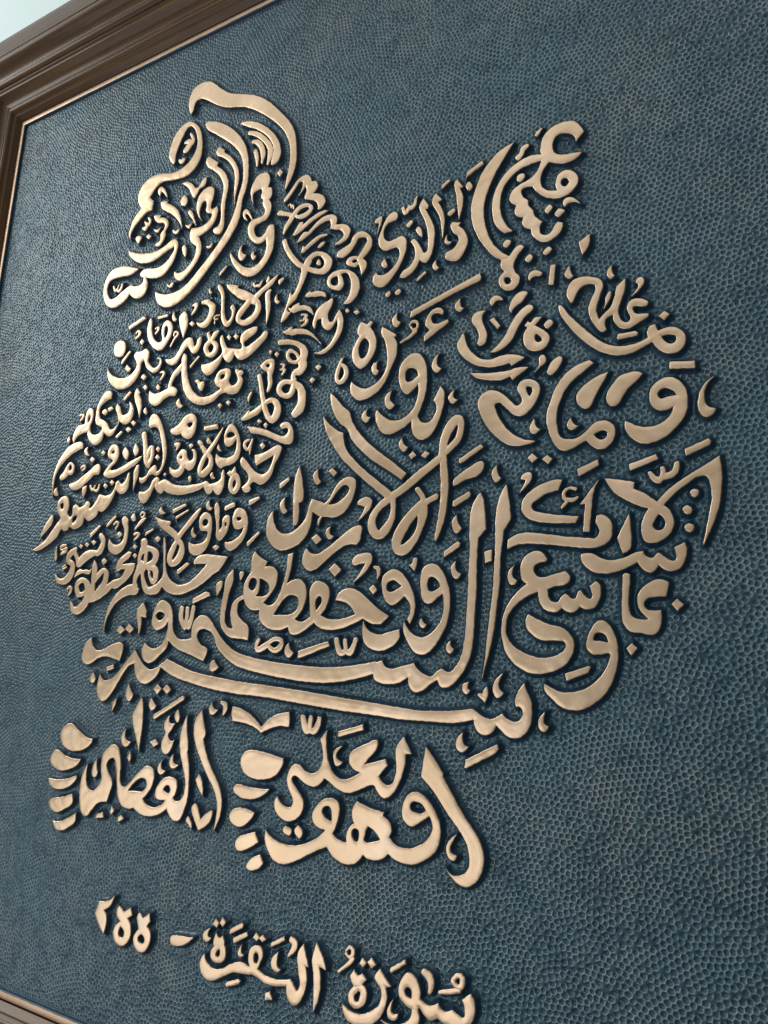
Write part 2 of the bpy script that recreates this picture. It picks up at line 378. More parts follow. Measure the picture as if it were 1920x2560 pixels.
# ------------------------------------------------------------------ calligraphy: outlines in 0.1 mm from the field's top-left corner
DATA = """
L|p4555,-1405! 4491,-1238 4495,-1080 4573,-950 4724,-912 4893,-951 5027,-1047 5186,-1204 5379,-1347 5643,-1464 5901,-1587 6159,-1783 6399,-2041 6596,-2286 6711,-2514 6758,-2762 6771,-2995 6728,-3179 6663,-3303 6613,-3371! 6627,-3193 6661,-3006 6660,-2806 6617,-2606 6522,-2417 6363,-2219 6166,-2036 5968,-1875 5747,-1728 5549,-1646 5348,-1581 5159,-1476 4983,-1351 4849,-1249 4740,-1199 4649,-1217 4608,-1298 4594,-1381
L|p4906,-1701 4966,-1696 5154,-1769 5388,-1922 5603,-2130 5758,-2346 5847,-2570 5884,-2789 5893,-2998 5869,-3163 5825,-3291 5797,-3603 5677,-3828 5506,-4028 5316,-4225 5123,-4423 4955,-4562 4779,-4660 4629,-4711 4507,-4717 4395,-4683 4295,-4613 4235,-4517 4203,-4398! 4288,-4444 4421,-4490 4583,-4506 4754,-4477 4931,-4380 5098,-4227 5264,-4076 5411,-3922 5540,-3765 5648,-3576 5711,-3416 5743,-3220 5788,-3045 5797,-2873 5779,-2708 5724,-2545 5590,-2355 5398,-2175 5182,-2001 4985,-1848 4917,-1756
L|s4284,-2185,28 4250,-2096,60 4242,-2007,82 4276,-1871,95 4337,-1743,98 4415,-1648,79 4522,-1590,46 4632,-1629,30 4727,-1732,35 4790,-1865,42 4821,-2012,47 4820,-2164,68 4771,-2300,98 4662,-2400,104 4493,-2448,80 4282,-2442,59 4063,-2399,72 3872,-2427,130 3732,-2524,171 3697,-2652,131 3746,-2753,103|p3923,-2770! 3913,-2921! 3795,-2930 3655,-3020 3538,-3125 3472,-3245 3479,-3316! 3432,-3235 3445,-3135 3486,-3008 3568,-2892 3662,-2815! 3598,-2728 3564,-2613 3601,-2537
C|s4600,-1782,20 4653,-1869,24 4654,-1955,46 4565,-1908,41 4502,-1904,23|s4624,-1962,55 4560,-2027,62 4521,-2048,48
M|p4391,-2168! 4448,-2195! 4508,-2181 4536,-2232 4479,-2270 4422,-2238
L|p5215,-2262 5260,-2236! 5369,-2330! 5364,-2369! 5512,-2492 5624,-2642 5693,-2792 5713,-2942 5697,-3096 5679,-3217 5682,-3328! 5645,-3080 5638,-2887 5596,-2729 5504,-2587 5375,-2463 5238,-2378 5201,-2307
L|p5023,-2465 5004,-2392 5037,-2336 5112,-2386 5264,-2510! 5241,-2560! 5382,-2686 5474,-2820 5513,-2961 5507,-3103 5487,-3256 5491,-3447 5506,-3609 5484,-3713 5393,-3735 5310,-3682 5313,-3627 5404,-3597 5436,-3464 5414,-3283 5422,-3110 5422,-2949 5357,-2800 5222,-2644 5071,-2530
F|s5680,-1976,15 5819,-2042,43 6014,-2152,44 6213,-2325,45 6356,-2517,48 6406,-2675,60 6393,-2811,71 6337,-2871,17
F|s5844,-2197,29 5990,-2272,35 6150,-2415,36 6265,-2581,41 6287,-2714,47 6255,-2845,20
F|s5937,-2375,26 6024,-2420,37 6107,-2528,38 6149,-2669,39 6143,-2793,15
F|s5992,-2554,27 6031,-2662,30 6055,-2812,12
M|p4060,-2716! 4011,-2641 4019,-2569 4075,-2560 4161,-2641 4213,-2738 4225,-2787! 4162,-2709 4093,-2643! 4074,-2682
L|p4116,-2903 4107,-2841 4143,-2837 4250,-2868! 4246,-2903! 4366,-2975 4490,-3083 4561,-3205 4603,-3317 4636,-3426! 4557,-3304 4430,-3168 4267,-3049 4154,-2973
L|p3992,-3083 3987,-3044 4064,-3059! 4132,-3078! 4119,-3118! 4226,-3148 4300,-3219 4323,-3313 4280,-3396 4282,-3476 4241,-3566 4166,-3619 4086,-3584! 4091,-3557 4179,-3521 4180,-3405 4229,-3360 4256,-3295 4220,-3234 4104,-3202 4030,-3145
C|s3854,-3045,15 3898,-3109,20 3882,-3164,26 3810,-3129,20 3775,-3090,10|s3853,-3163,29 3804,-3217,37 3743,-3193,14
M|p3993,-3275! 4083,-3314 4155,-3297! 4135,-3350 4091,-3367 4039,-3331
D|p3899,-3338! 3965,-3400! 3914,-3438! 3854,-3378!
M|p3618,-3316 3727,-3337 3736,-3392 3688,-3453! 3618,-3376
M|p4433,-3407! 4505,-3448! 4531,-3441 4575,-3431 4572,-3480 4513,-3500 4449,-3455
B|p4697,-3393! 4760,-3424! 4837,-3409! 4824,-3448 4793,-3480 4736,-3446
M|p4622,-2867! 4680,-2964 4681,-3036 4630,-3053 4572,-3019 4545,-2953 4579,-2876
M|p4548,-2647! 4609,-2636 4724,-2694 4828,-2812! 4914,-2802 4941,-2738 5021,-2683 5055,-2744 5029,-2815 4937,-2845 4879,-2936 4831,-2972 4769,-2896 4700,-2781
M|p4740,-3211! 4751,-3164 4810,-3210 4869,-3326 4933,-3478! 4845,-3341 4783,-3266
L|p5046,-3424! 4953,-3299 4908,-3159 4916,-3018 4982,-2923 5080,-2874 5185,-2896 5237,-2971 5234,-3083 5204,-3187 5204,-3258 5250,-3285 5331,-3259! 5356,-3357 5325,-3487 5252,-3578 5141,-3632 5001,-3671! 5070,-3807 5088,-3950 5029,-4087 4910,-4224 4784,-4312 4717,-4331 4641,-4293 4586,-4218 4576,-4146! 4662,-4194 4783,-4180 4909,-4086 4979,-3965 4987,-3828! 4920,-3776 4848,-3695 4822,-3589 4848,-3497! 5007,-3519 5124,-3502 5219,-3444 5250,-3355! 5153,-3320 5111,-3259 5116,-3162 5082,-3095 5023,-3107 4984,-3209 4980,-3307
L|p3478,-3533! 3696,-3625 3914,-3679 4139,-3692 4316,-3643 4435,-3587 4517,-3594 4583,-3683 4575,-3822 4524,-3965 4417,-4094 4282,-4162 4097,-4148 3950,-4100! 4007,-4227 3989,-4351 3897,-4416 3784,-4421 3680,-4363 3623,-4307! 3549,-4385 3424,-4445 3271,-4472 3120,-4404 3014,-4257 2984,-4087 3015,-3915 3135,-3793 3330,-3772 3534,-3821 3760,-3911! 3578,-3970 3301,-3951 3125,-3970 3065,-4090 3097,-4215 3183,-4307 3319,-4293 3482,-4211 3627,-4156! 3691,-4192 3808,-4211 3896,-4173 3911,-4091! 3818,-4033 3846,-3975 3956,-3957 4129,-3991 4292,-3980 4425,-3898 4516,-3779 4515,-3708! 4366,-3742 4194,-3813 3996,-3852 3783,-3815 3614,-3715 3498,-3598
C|s3216,-4094,13 3270,-4179,20 3317,-4160,15 3337,-4106,13|s3306,-4158,14 3354,-4205,21 3406,-4165,24 3422,-4088,13
M|p4440,-4317! 4491,-4356! 4517,-4355 4565,-4318 4581,-4370 4523,-4399 4466,-4372
M|p5188,-3872! 5249,-3888 5312,-3856! 5310,-3910 5254,-3930 5205,-3904
M|p4687,-3794! 4698,-3747 4733,-3746 4779,-3831 4784,-3930 4766,-3954! 4715,-3871
B|p5513,-4432! 5523,-4381! 5635,-4301! 5657,-4319! 5545,-4426!
D|p6493,-3009! 6545,-3079! 6505,-3134! 6445,-3054!
L|p6043,-3433! 5998,-3311 5977,-3182 6014,-3084 6083,-2996 6175,-2977 6255,-2995 6310,-3080 6318,-3163 6295,-3244! 6359,-3270 6378,-3343 6366,-3419 6330,-3442! 6377,-3529 6381,-3649 6329,-3740 6225,-3765 6135,-3793 6102,-3851 6136,-3953 6187,-3999 6249,-4009 6321,-3962 6345,-3903 6387,-3861 6464,-3882! 6482,-3991 6488,-4136 6472,-4274 6410,-4400 6315,-4505 6201,-4569 6078,-4573 5948,-4510 5806,-4372 5707,-4202 5688,-4104! 5755,-4200 5864,-4319 6000,-4418 6127,-4448 6245,-4411 6340,-4305 6366,-4182 6346,-4060! 6273,-4093 6181,-4089 6081,-4017 6005,-3892 5992,-3768 6040,-3701 6140,-3688 6246,-3678 6285,-3609 6246,-3518 6226,-3472! 6227,-3405! 6182,-3352 6199,-3289 6177,-3222 6122,-3219 6046,-3244 6020,-3290
M|p5958,-3671! 5888,-3605 5870,-3519 5913,-3477 5985,-3551 6042,-3648 6054,-3691! 5981,-3590 5937,-3551! 5917,-3586
M|p5912,-4040! 5862,-4094 5847,-4170 5872,-4256 5931,-4290 5989,-4245 5986,-4217! 5918,-4174 5896,-4116
M|p6139,-4196! 6103,-4220 6100,-4272 6138,-4333 6174,-4316 6178,-4278! 6146,-4270
L|p6628,-3568! 6610,-3530 6677,-3458 6757,-3364 6838,-3283 6936,-3248 7010,-3271 7059,-3338 7077,-3383 7135,-3394 7183,-3473 7160,-3537 7100,-3583! 7194,-3605 7282,-3663 7331,-3753 7301,-3820 7234,-3852 7212,-3839! 7215,-3783 7160,-3703 7071,-3658 6990,-3628 6973,-3591 6990,-3538 6999,-3476 6973,-3422! 6934,-3469 6887,-3520 6852,-3536! 6899,-3485 6928,-3402 6923,-3342! 6870,-3319 6817,-3382 6752,-3467 6684,-3539
C|s6701,-3642,10 6730,-3630,9 6757,-3690,8|s6738,-3646,8 6784,-3666,9 6796,-3721,8
L|s6553,-3717,36 6661,-3761,28 6768,-3810,26|s6659,-4058,12 6695,-3971,34 6760,-3885,39 6818,-3805,39 6906,-3733,35 7005,-3723,26 7079,-3757,22 7098,-3813,32 7045,-3862,35 6961,-3877,35 6874,-3865,21 6850,-3833,12
L|p6818,-4125! 6926,-3969! 6977,-3977! 6981,-4023! 7082,-3961 7204,-3913 7314,-3893 7391,-3915! 7277,-3952 7155,-3994 7034,-4062 6911,-4125 6840,-4138
L|p6909,-4263! 6933,-4213 7012,-4139 7069,-4148 7078,-4162! 7176,-4075 7281,-4004 7390,-3984 7473,-4001 7538,-4062 7543,-4125 7525,-4164! 7634,-4185 7731,-4238 7769,-4321 7742,-4399 7666,-4452 7540,-4459! 7559,-4437 7642,-4397 7671,-4332 7613,-4261 7516,-4223 7440,-4197! 7457,-4152 7430,-4063! 7327,-4067 7207,-4122 7101,-4194 6992,-4241
L|p6987,-4428! 7008,-4339! 7046,-4367! 7138,-4304 7246,-4257 7342,-4251 7405,-4274! 7304,-4291 7197,-4344 7091,-4404 7017,-4441
M|p7259,-4428! 7310,-4373 7378,-4372! 7347,-4413 7288,-4435
L|s6678,-4185,32 6725,-4299,32 6825,-4450,35 6952,-4594,34 7057,-4669,31|s7059,-4694,47 7107,-4594,48 7185,-4527,41 7281,-4519,27 7388,-4583,38 7450,-4689,58 7422,-4768,61 7329,-4788,39 7217,-4749,34 7115,-4695,28|p7171,-4585 7132,-4699 7082,-4847 7024,-4981 6951,-5112! 6837,-5186! 6821,-5244 6882,-5287! 6817,-5353 6729,-5403! 6743,-5326 6795,-5190 6827,-5074 6847,-4973! 6885,-5043! 6939,-4975 6985,-4862 7021,-4710 7057,-4632
D|p7287,-4601! 7319,-4658 7322,-4695 7265,-4669 7262,-4632
L|p7455,-4980 7481,-4890 7571,-4845 7704,-4852 7824,-4905 7921,-5004 7967,-5131 7949,-5243 7878,-5321 7790,-5349 7737,-5332! 7786,-5290 7831,-5194 7835,-5066 7802,-4964 7746,-4904 7694,-4898 7670,-4928! 7708,-5014 7714,-5086 7658,-5127 7564,-5100 7493,-5049|h7616,-4915! 7634,-4985 7632,-5044 7587,-5058 7518,-5018 7506,-4956 7550,-4918
B|p7117,-5099! 7129,-5071 7181,-5040! 7204,-5069! 7279,-5062 7376,-5089 7433,-5131 7450,-5183! 7367,-5147 7271,-5138 7188,-5120 7146,-5117
B|p6840,-5211! 6891,-5228! 6930,-5193 7012,-5174! 7030,-5220! 7115,-5232 7200,-5273 7247,-5343 7265,-5394! 7192,-5332 7106,-5290 7022,-5285 6939,-5298 6888,-5276
C|s7077,-5356,12 7126,-5366,16 7156,-5396,20 7124,-5420,13|s7123,-5414,13 7168,-5452,19 7150,-5491,22 7090,-5515,11|s7063,-5438,10 7119,-5443,12
L|p7302,-5597! 7270,-5538 7283,-5445 7328,-5336 7417,-5271 7508,-5242 7546,-5215! 7568,-5255 7548,-5333 7507,-5408 7500,-5488 7531,-5547 7584,-5552 7642,-5458 7678,-5407! 7722,-5486 7749,-5584 7732,-5719 7657,-5843 7560,-5930 7458,-5970 7350,-5951! 7329,-5936! 7441,-5926 7555,-5859 7625,-5757 7663,-5648 7660,-5520! 7613,-5592 7552,-5650 7486,-5644 7428,-5580 7407,-5482! 7352,-5471 7322,-5512 7314,-5582
B|p6778,-5546! 6840,-5527 6929,-5496! 6933,-5539! 7045,-5548 7187,-5599 7288,-5677 7361,-5755 7428,-5837! 7306,-5727 7192,-5659 7051,-5621 6940,-5624! 6882,-5595 6832,-5586
L|s6749,-5686,36 6863,-5700,33 6993,-5741,31 7109,-5815,39 7158,-5906,58 7151,-5987,58 7129,-6042,51|s7110,-5980,41 7031,-6014,25 6945,-5988,22 6889,-5908,24 6918,-5841,28 6990,-5866,17 7050,-5923,21 7082,-5976,24|s7141,-6021,53 7154,-6093,65 7111,-6150,56 7043,-6157,43 7008,-6221,36 7026,-6271,38|s7000,-6290,34 6915,-6266,29 6832,-6277,40 6789,-6341,41 6817,-6415,35 6905,-6463,32 6987,-6451,42 7022,-6386,44 7029,-6306,35|s7027,-6295,28 7129,-6380,46 7172,-6478,58 7181,-6582,59 7155,-6670,71 7092,-6725,56
C|s6793,-6005,10 6845,-6031,19 6827,-6069,17|s6827,-6069,14 6858,-6104,20 6821,-6151,14|s6786,-6081,12 6836,-6089,12
D|p6592,-5773! 6624,-5802! 6599,-5840! 6563,-5798!
D|p6704,-5810! 6744,-5859! 6712,-5896! 6667,-5846!
L|p6437,-5965! 6513,-5916 6612,-5897 6666,-5936 6677,-6051 6651,-6155 6669,-6264 6628,-6353 6594,-6372! 6584,-6341! 6598,-6265 6581,-6168 6565,-6081 6511,-6049 6457,-6010|h6532,-5962 6574,-5957 6607,-5992 6580,-6018 6535,-5999
D|p7403,-6110! 7453,-6153! 7409,-6192! 7362,-6144!
D|p7323,-6270! 7366,-6311! 7323,-6350! 7280,-6309!
D|p7795,-5414! 7836,-5457! 7799,-5478! 7771,-5444!
D|p7944,-5462! 7991,-5506! 7949,-5532! 7899,-5487!
L|s7772,-6091,11 7743,-6143,18|s7744,-6155,20 7718,-6241,27 7700,-6339,25 7736,-6401,23 7799,-6388,33 7844,-6317,33 7832,-6236,25 7784,-6184,19 7745,-6166,13
L|p7985,-5801! 7986,-5710 8025,-5644! 8116,-5701! 8162,-5654! 8195,-5688! 8156,-5743! 8222,-5834 8260,-5952 8249,-6072 8194,-6173 8113,-6248 8040,-6264 7968,-6202 7923,-6094 7929,-5983 7979,-5890 8013,-5834!|h8089,-5865! 8155,-5933 8161,-6035 8118,-6127 8057,-6145 8017,-6088 8005,-6007 8031,-5922
M|p8258,-6222! 8224,-6266 8228,-6333 8267,-6382 8308,-6372! 8276,-6329 8267,-6273
L|p5683,-4613! 5789,-4637 5907,-4683! 5901,-4720! 6040,-4783 6187,-4873 6253,-4926! 6293,-5023 6219,-5032 6119,-4948! 5991,-4908 5839,-4798 5715,-4679|s6607,-4676,10 6501,-4765,40 6374,-4838,35 6262,-4915,45|s6227,-4939,37 6297,-5036,38 6300,-5138,52 6235,-5225,53 6133,-5268,50 6042,-5269,36 5958,-5208,35 5980,-5123,51 6063,-5038,51 6145,-4954,50
C|s6185,-4706,13 6220,-4759,15 6256,-4742,11|s6258,-4755,16 6303,-4759,21 6336,-4709,10
M|p6442,-4650! 6470,-4707 6430,-4755! 6420,-4728
D|p6633,-4795! 6636,-4758! 6706,-4730! 6731,-4761! 6651,-4830!
L|p6425,-4900 6503,-4860! 6515,-4882! 6497,-4953 6520,-5108 6507,-5279 6474,-5384! 6465,-5221 6432,-5039
M|p6629,-4957! 6591,-5011 6605,-5082 6651,-5110 6684,-5080! 6638,-5052
B|p3716,-4935! 3696,-4872! 4016,-4766! 4070,-4811!
C|s3881,-5026,14 3922,-4992,17 3968,-5049,24 3894,-5105,15
D|p4029,-5144! 4083,-5195! 4045,-5243! 3991,-5192!
M|p3530,-5081 3633,-5120 3677,-5220 3657,-5328 3538,-5356 3453,-5307 3416,-5202 3448,-5109
B|p3628,-5490! 3636,-5429! 3784,-5294! 3816,-5320! 3664,-5482!
M|p3764,-5519! 3810,-5568 3852,-5595! 3831,-5640 3772,-5624 3736,-5577
L|p3323,-5510! 3363,-5573 3475,-5660 3638,-5720 3808,-5725 3927,-5662 3987,-5576 3955,-5488 3905,-5412 3932,-5347 4044,-5353 4139,-5321! 4212,-5382 4227,-5479 4217,-5532 4262,-5593 4344,-5661 4433,-5661 4477,-5602 4469,-5547 4414,-5538! 4429,-5513 4485,-5536 4515,-5621 4475,-5708 4375,-5746 4279,-5704 4195,-5623 4143,-5520 4122,-5503! 4075,-5549 4073,-5658 4018,-5771 3904,-5862 3744,-5907 3590,-5884 3438,-5779 3349,-5654
L|p4172,-4825! 4211,-4901 4223,-5042 4291,-5191 4392,-5264 4479,-5253 4453,-5140 4446,-5029 4504,-4945 4576,-4952 4648,-5027 4673,-5140 4635,-5241 4561,-5335 4499,-5391 4411,-5396 4294,-5328 4184,-5199 4129,-5051 4131,-4914|h4551,-5022! 4583,-5096 4566,-5188 4527,-5221 4504,-5122 4510,-5041
C|s4303,-5029,10 4354,-5012,13 4369,-5056,22 4314,-5107,13
B|p4334,-4877! 4346,-4838! 4524,-4833! 4548,-4858! 4530,-4875!
M|p4671,-4822! 4637,-4890 4665,-4963 4703,-4984 4743,-4958! 4704,-4930 4680,-4885
L|p4893,-4860! 4948,-4952 4977,-5104 4943,-5231 4917,-5292! 4857,-5161 4803,-5017 4798,-4922
C|s4718,-5216,13 4728,-5164,14 4781,-5174,10 4796,-5217,17 4742,-5260,15 4671,-5374,13
L|p4586,-5567! 4666,-5580 4768,-5571 4842,-5491 4913,-5384 5004,-5308 5090,-5324 5137,-5424 5159,-5467 5198,-5448 5213,-5373 5273,-5331! 5292,-5413 5264,-5512 5205,-5566 5139,-5568 5081,-5506 5022,-5443 4976,-5474 4904,-5567 4832,-5660 4732,-5683 4640,-5642
L|s4966,-5708,36 4899,-5776,49 4808,-5853,42 4755,-5962,33 4744,-6065,39|p4968,-5539! 5016,-5586 5039,-5720 5074,-5894 5156,-6074 5272,-6205 5410,-6274 5569,-6272 5705,-6223 5763,-6188! 5849,-6262! 5758,-6273 5643,-6356 5473,-6389 5309,-6361 5167,-6279 5049,-6135 4981,-5945 4949,-5771 4936,-5612|p4327,-6018! 4444,-6087 4565,-6078 4698,-6045 4781,-6025 4871,-6064 4904,-6114 4870,-6173 4749,-6163 4651,-6195 4557,-6260 4454,-6272 4356,-6207 4325,-6097|p5778,-6207! 5659,-6128 5628,-6073 5656,-5977 5713,-5923 5820,-5909 5902,-5953 5911,-6029 5889,-6100 5927,-6167 6005,-6179 6059,-6126 6035,-6048 5997,-5981 6016,-5947! 6058,-5978! 6112,-5987 6139,-6028 6097,-6058! 6143,-6138 6129,-6209 6077,-6287 5974,-6309 5879,-6283 5811,-6224|h5728,-6051 5736,-5990 5806,-5988 5818,-6021 5783,-6059
C|s4510,-5767,10 4562,-5762,19 4594,-5800,24 4535,-5877,15
D|p4158,-5732! 4221,-5789! 4174,-5835! 4101,-5777!
D|p4221,-5909! 4274,-5964! 4236,-6005! 4170,-5948!
D|p4492,-5943! 4545,-6003! 4515,-6038 4466,-5998
D|p5237,-6003! 5301,-5993! 5357,-6046! 5412,-6035! 5430,-6114 5382,-6176 5316,-6110 5303,-6070!
B|p5110,-5790! 5122,-5753! 5262,-5628! 5289,-5645! 5135,-5788!
L|s5465,-5431,38 5394,-5509,44 5414,-5602,34 5493,-5654,36 5576,-5618,47 5581,-5529,38 5500,-5450,27 5457,-5430,24|s5465,-5431,28 5411,-5318,23 5425,-5301,12|s5497,-5431,35 5551,-5344,40 5603,-5315,16
L|p5033,-4955! 5058,-4894 5093,-4834 5022,-4813! 5068,-4775 5135,-4776 5151,-4833 5119,-4906
L|p5233,-4823! 5227,-4775 5359,-4770! 5388,-4809! 5477,-4874 5504,-4958 5469,-5069 5401,-5173 5290,-5204 5183,-5144 5159,-5087! 5246,-5117 5340,-5083 5392,-4975 5374,-4892 5293,-4835
C|s5597,-5062,7 5517,-5065,11 5506,-5109,9 5571,-5115,8|s5515,-5117,8 5515,-5182,7
D|p5063,-5054! 5120,-5105! 5074,-5136! 5016,-5085!
M|p5352,-4589! 5343,-4647 5373,-4687 5404,-4673! 5375,-4641
L|p5511,-4617 5530,-4569! 5594,-4636 5648,-4753 5669,-4927 5696,-5088 5755,-5190 5815,-5163 5835,-5065 5795,-4992 5837,-4949! 5877,-5022 5874,-5137 5824,-5242 5749,-5272 5679,-5214 5634,-5102 5620,-4917 5592,-4754
D|p5811,-5405! 5856,-5451! 5829,-5491! 5776,-5437!
D|p5945,-5417! 5996,-5467! 5954,-5501! 5907,-5451!
D|p5766,-6410! 5810,-6453! 5768,-6490! 5728,-6442!
D|p5917,-6388! 5960,-6430! 5927,-6468! 5880,-6419!
L|p4054,-5938! 4123,-6029! 4109,-6053! 4172,-6169 4193,-6304 4178,-6434! 4120,-6294 4029,-6122 4011,-6013
B|p3775,-6094! 3788,-6055! 3894,-5969! 3935,-5995! 3813,-6100!
M|p4962,-6231! 4919,-6283 4945,-6350 5000,-6383 5053,-6352! 4999,-6319
M|p4287,-6277! 4250,-6324 4296,-6389 4328,-6367!
D|p3324,-6232 3393,-6186! 3450,-6235! 3391,-6282
D|p3441,-6186! 3523,-6162! 3568,-6202! 3479,-6238!
L|p5343,-5775! 5489,-5780 5612,-5743 5714,-5672 5714,-5609 5660,-5485 5665,-5396 5688,-5387! 5742,-5512 5799,-5598 5896,-5628 5991,-5651 6082,-5648 6040,-5540 6045,-5454 6116,-5404 6234,-5376 6324,-5381! 6309,-5453 6189,-5518 6105,-5577 6127,-5643! 6173,-5651 6287,-5598 6399,-5532 6466,-5470 6514,-5504 6505,-5563 6398,-5667 6260,-5765 6131,-5817 6040,-5815 5989,-5769 5944,-5711! 5915,-5794 5848,-5820 5790,-5785 5733,-5700! 5684,-5818 5586,-5916 5495,-5958 5411,-5926 5357,-5854
L|s6429,-6116,30 6471,-6236,30 6498,-6359,33 6539,-6483,35 6580,-6607,37 6633,-6707,38|s6559,-6533,35 6640,-6491,32 6727,-6509,36 6783,-6587,46 6786,-6692,59 6723,-6765,49 6650,-6732,33|p6177,-6710! 6222,-6656 6303,-6583! 6321,-6615! 6419,-6574 6514,-6521! 6542,-6578! 6484,-6641 6372,-6686 6258,-6714
B|p6264,-6422! 6273,-6375 6319,-6316! 6335,-6336! 6283,-6467!
D|p6493,-6731! 6540,-6771! 6499,-6796! 6464,-6762!
D|p6613,-6792! 6645,-6831! 6621,-6874! 6581,-6829!
B|p5519,-6777! 5512,-6720! 5753,-6712! 5776,-6776!
L|p6298,-6813! 6447,-6842 6639,-6905 6814,-6983 6914,-7017 6981,-7001 7003,-6947 6972,-6904 6897,-6912! 6859,-6873 6897,-6832 6980,-6836 7055,-6919 7085,-7024 7072,-7113 6993,-7127 6894,-7100 6720,-7018 6529,-6945 6367,-6909!
L|p5907,-6965 5910,-6858 5960,-6767 6010,-6743 6083,-6794 6156,-6909 6200,-7044 6207,-7174 6166,-7263 6068,-7312 5964,-7321 5892,-7350! 5827,-7314 5784,-7239 5784,-7144! 5874,-7200 5997,-7218 6098,-7186 6133,-7107 6136,-7002 6123,-6953! 6079,-7019 6008,-7053 5938,-7034|h5947,-6922 5963,-6864 6014,-6846 6078,-6883 6097,-6915! 6024,-6936
L|p5420,-6919 5521,-6966! 5509,-6995! 5601,-7102 5556,-7121 5480,-7017|s5512,-7020,32 5602,-7114,32|s5862,-6780,8 5779,-6915,27 5686,-7038,35 5618,-7115,40|s5618,-7115,33 5691,-7207,32 5689,-7314,48 5606,-7390,50 5530,-7408,35 5506,-7346,40 5527,-7263,41 5564,-7182,37 5604,-7126,32
M|p5613,-6891! 5580,-6942 5600,-6975 5678,-6977!
L|p4858,-6701 4945,-6660 5037,-6608 5109,-6529 5203,-6497 5286,-6514 5346,-6596 5352,-6708 5325,-6804 5251,-6858 5169,-6855 5097,-6803 5075,-6763! 4995,-6779 4891,-6755|h5174,-6650 5203,-6616 5278,-6631 5283,-6669 5230,-6700
M|p4977,-6946! 4964,-6914 5011,-6894 5071,-6913 5076,-6950 5004,-7024! 5022,-6976!
D|p5294,-6936! 5339,-6972! 5288,-7015! 5250,-6968!
L|p4919,-7245! 5001,-7296 5083,-7297 5128,-7264 5069,-7197 5042,-7120 5082,-7050 5141,-7007 5211,-7045 5240,-7139 5296,-7194 5357,-7175 5354,-7089 5307,-7036! 5354,-7028! 5401,-7082 5420,-7193 5388,-7287 5314,-7329 5264,-7319 5219,-7278! 5174,-7366 5066,-7412 4979,-7374 4928,-7308|h5092,-7125 5121,-7097 5158,-7132 5129,-7153
M|p5341,-7410! 5306,-7449 5337,-7500 5364,-7466!
M|p5813,-7003! 5792,-7049 5816,-7099 5879,-7111! 5844,-7078
C|s6357,-7002,11 6287,-7030,23 6287,-7100,22 6342,-7134,16 6380,-7086,20 6408,-7007,12|s6381,-7098,22 6378,-7202,7
D|p6586,-7067! 6633,-7118! 6587,-7154! 6542,-7103!
L|p6474,-7223! 6580,-7216 6689,-7187 6796,-7141 6864,-7131 6910,-7175 6890,-7252 6819,-7381 6777,-7512 6702,-7596 6608,-7633 6535,-7605 6475,-7578! 6425,-7642 6444,-7689 6376,-7724 6315,-7691 6296,-7649! 6350,-7614 6401,-7549 6362,-7454 6265,-7365 6228,-7292 6257,-7225! 6329,-7290 6411,-7378 6520,-7468 6622,-7499 6704,-7472 6764,-7376 6794,-7265 6779,-7253! 6672,-7299 6578,-7336 6510,-7370! 6482,-7304
L|s6131,-7481,46 6096,-7559,34 6098,-7640,34 6156,-7697,32 6216,-7649,42 6221,-7558,35 6175,-7479,31 6129,-7458,28|p6015,-7436! 6063,-7400! 6093,-7408 6139,-7354! 6159,-7402 6158,-7460 6088,-7489
L|p4349,-7586 4469,-7576 4563,-7514 4601,-7430 4679,-7380 4724,-7402 4740,-7453! 4854,-7425 4907,-7448 5031,-7513 5231,-7546 5438,-7544 5577,-7531 5652,-7513 5704,-7558! 5781,-7558 5825,-7550 5910,-7498 5916,-7428 5941,-7377! 5963,-7444 5976,-7550 5958,-7653 5891,-7718 5827,-7690 5789,-7629! 5750,-7685 5690,-7693 5638,-7642 5607,-7580! 5526,-7622 5373,-7652 5183,-7669 5001,-7644 4897,-7612 4859,-7579! 4799,-7624 4729,-7600 4668,-7534 4667,-7472! 4622,-7568 4555,-7687 4478,-7744 4406,-7727
M|p5753,-7397! 5712,-7435 5741,-7484 5802,-7483! 5767,-7451
D|p4839,-7325! 4868,-7352! 4838,-7374! 4813,-7354!
L|p4411,-6580 4404,-6475 4439,-6414 4508,-6410 4608,-6500 4701,-6665 4779,-6851 4820,-7019 4810,-7181 4758,-7288 4683,-7350 4559,-7321 4511,-7342 4452,-7413 4370,-7444 4329,-7403 4321,-7352! 4393,-7364 4474,-7327 4514,-7255 4617,-7194! 4648,-7229 4668,-7305! 4751,-7238 4761,-7076 4721,-6921 4662,-6750 4594,-6640 4502,-6603 4434,-6615!
L|s4315,-6698,41 4364,-6845,39 4396,-6990,42 4433,-7121,47 4487,-7189,36|s4468,-7175,44 4526,-7104,36 4537,-7004,31 4505,-6911,25 4458,-6996,37 4447,-7097,27
D|p4636,-6918! 4685,-6961! 4657,-7003! 4604,-6960!
D|p4645,-7040! 4695,-7089! 4658,-7127! 4609,-7084!
M|p4166,-6825! 4235,-6922 4235,-6974 4179,-7013! 4131,-6938
M|p3947,-6860! 4023,-6940 4034,-7006 3997,-7054 3907,-6955
L|p4331,-7028! 4232,-7128 4066,-7203 3896,-7265 3737,-7304 3605,-7293 3530,-7241 3582,-7160 3663,-7089 3712,-7054 3599,-6990! 3575,-6909 3616,-6820 3704,-6789 3789,-6851 3821,-6985 3771,-7072 3688,-7130 3661,-7187! 3791,-7192 3966,-7142 4136,-7080|h3651,-6916 3673,-6879 3722,-6890 3720,-6936
L|p4239,-7167! 4281,-7158! 4288,-7311 4248,-7447 4220,-7546! 4206,-7406 4194,-7278
D|p3462,-6857! 3514,-6902! 3467,-6938! 3412,-6899!
M|p3088,-6765! 3018,-6813 3052,-6891 3153,-6907! 3093,-6847
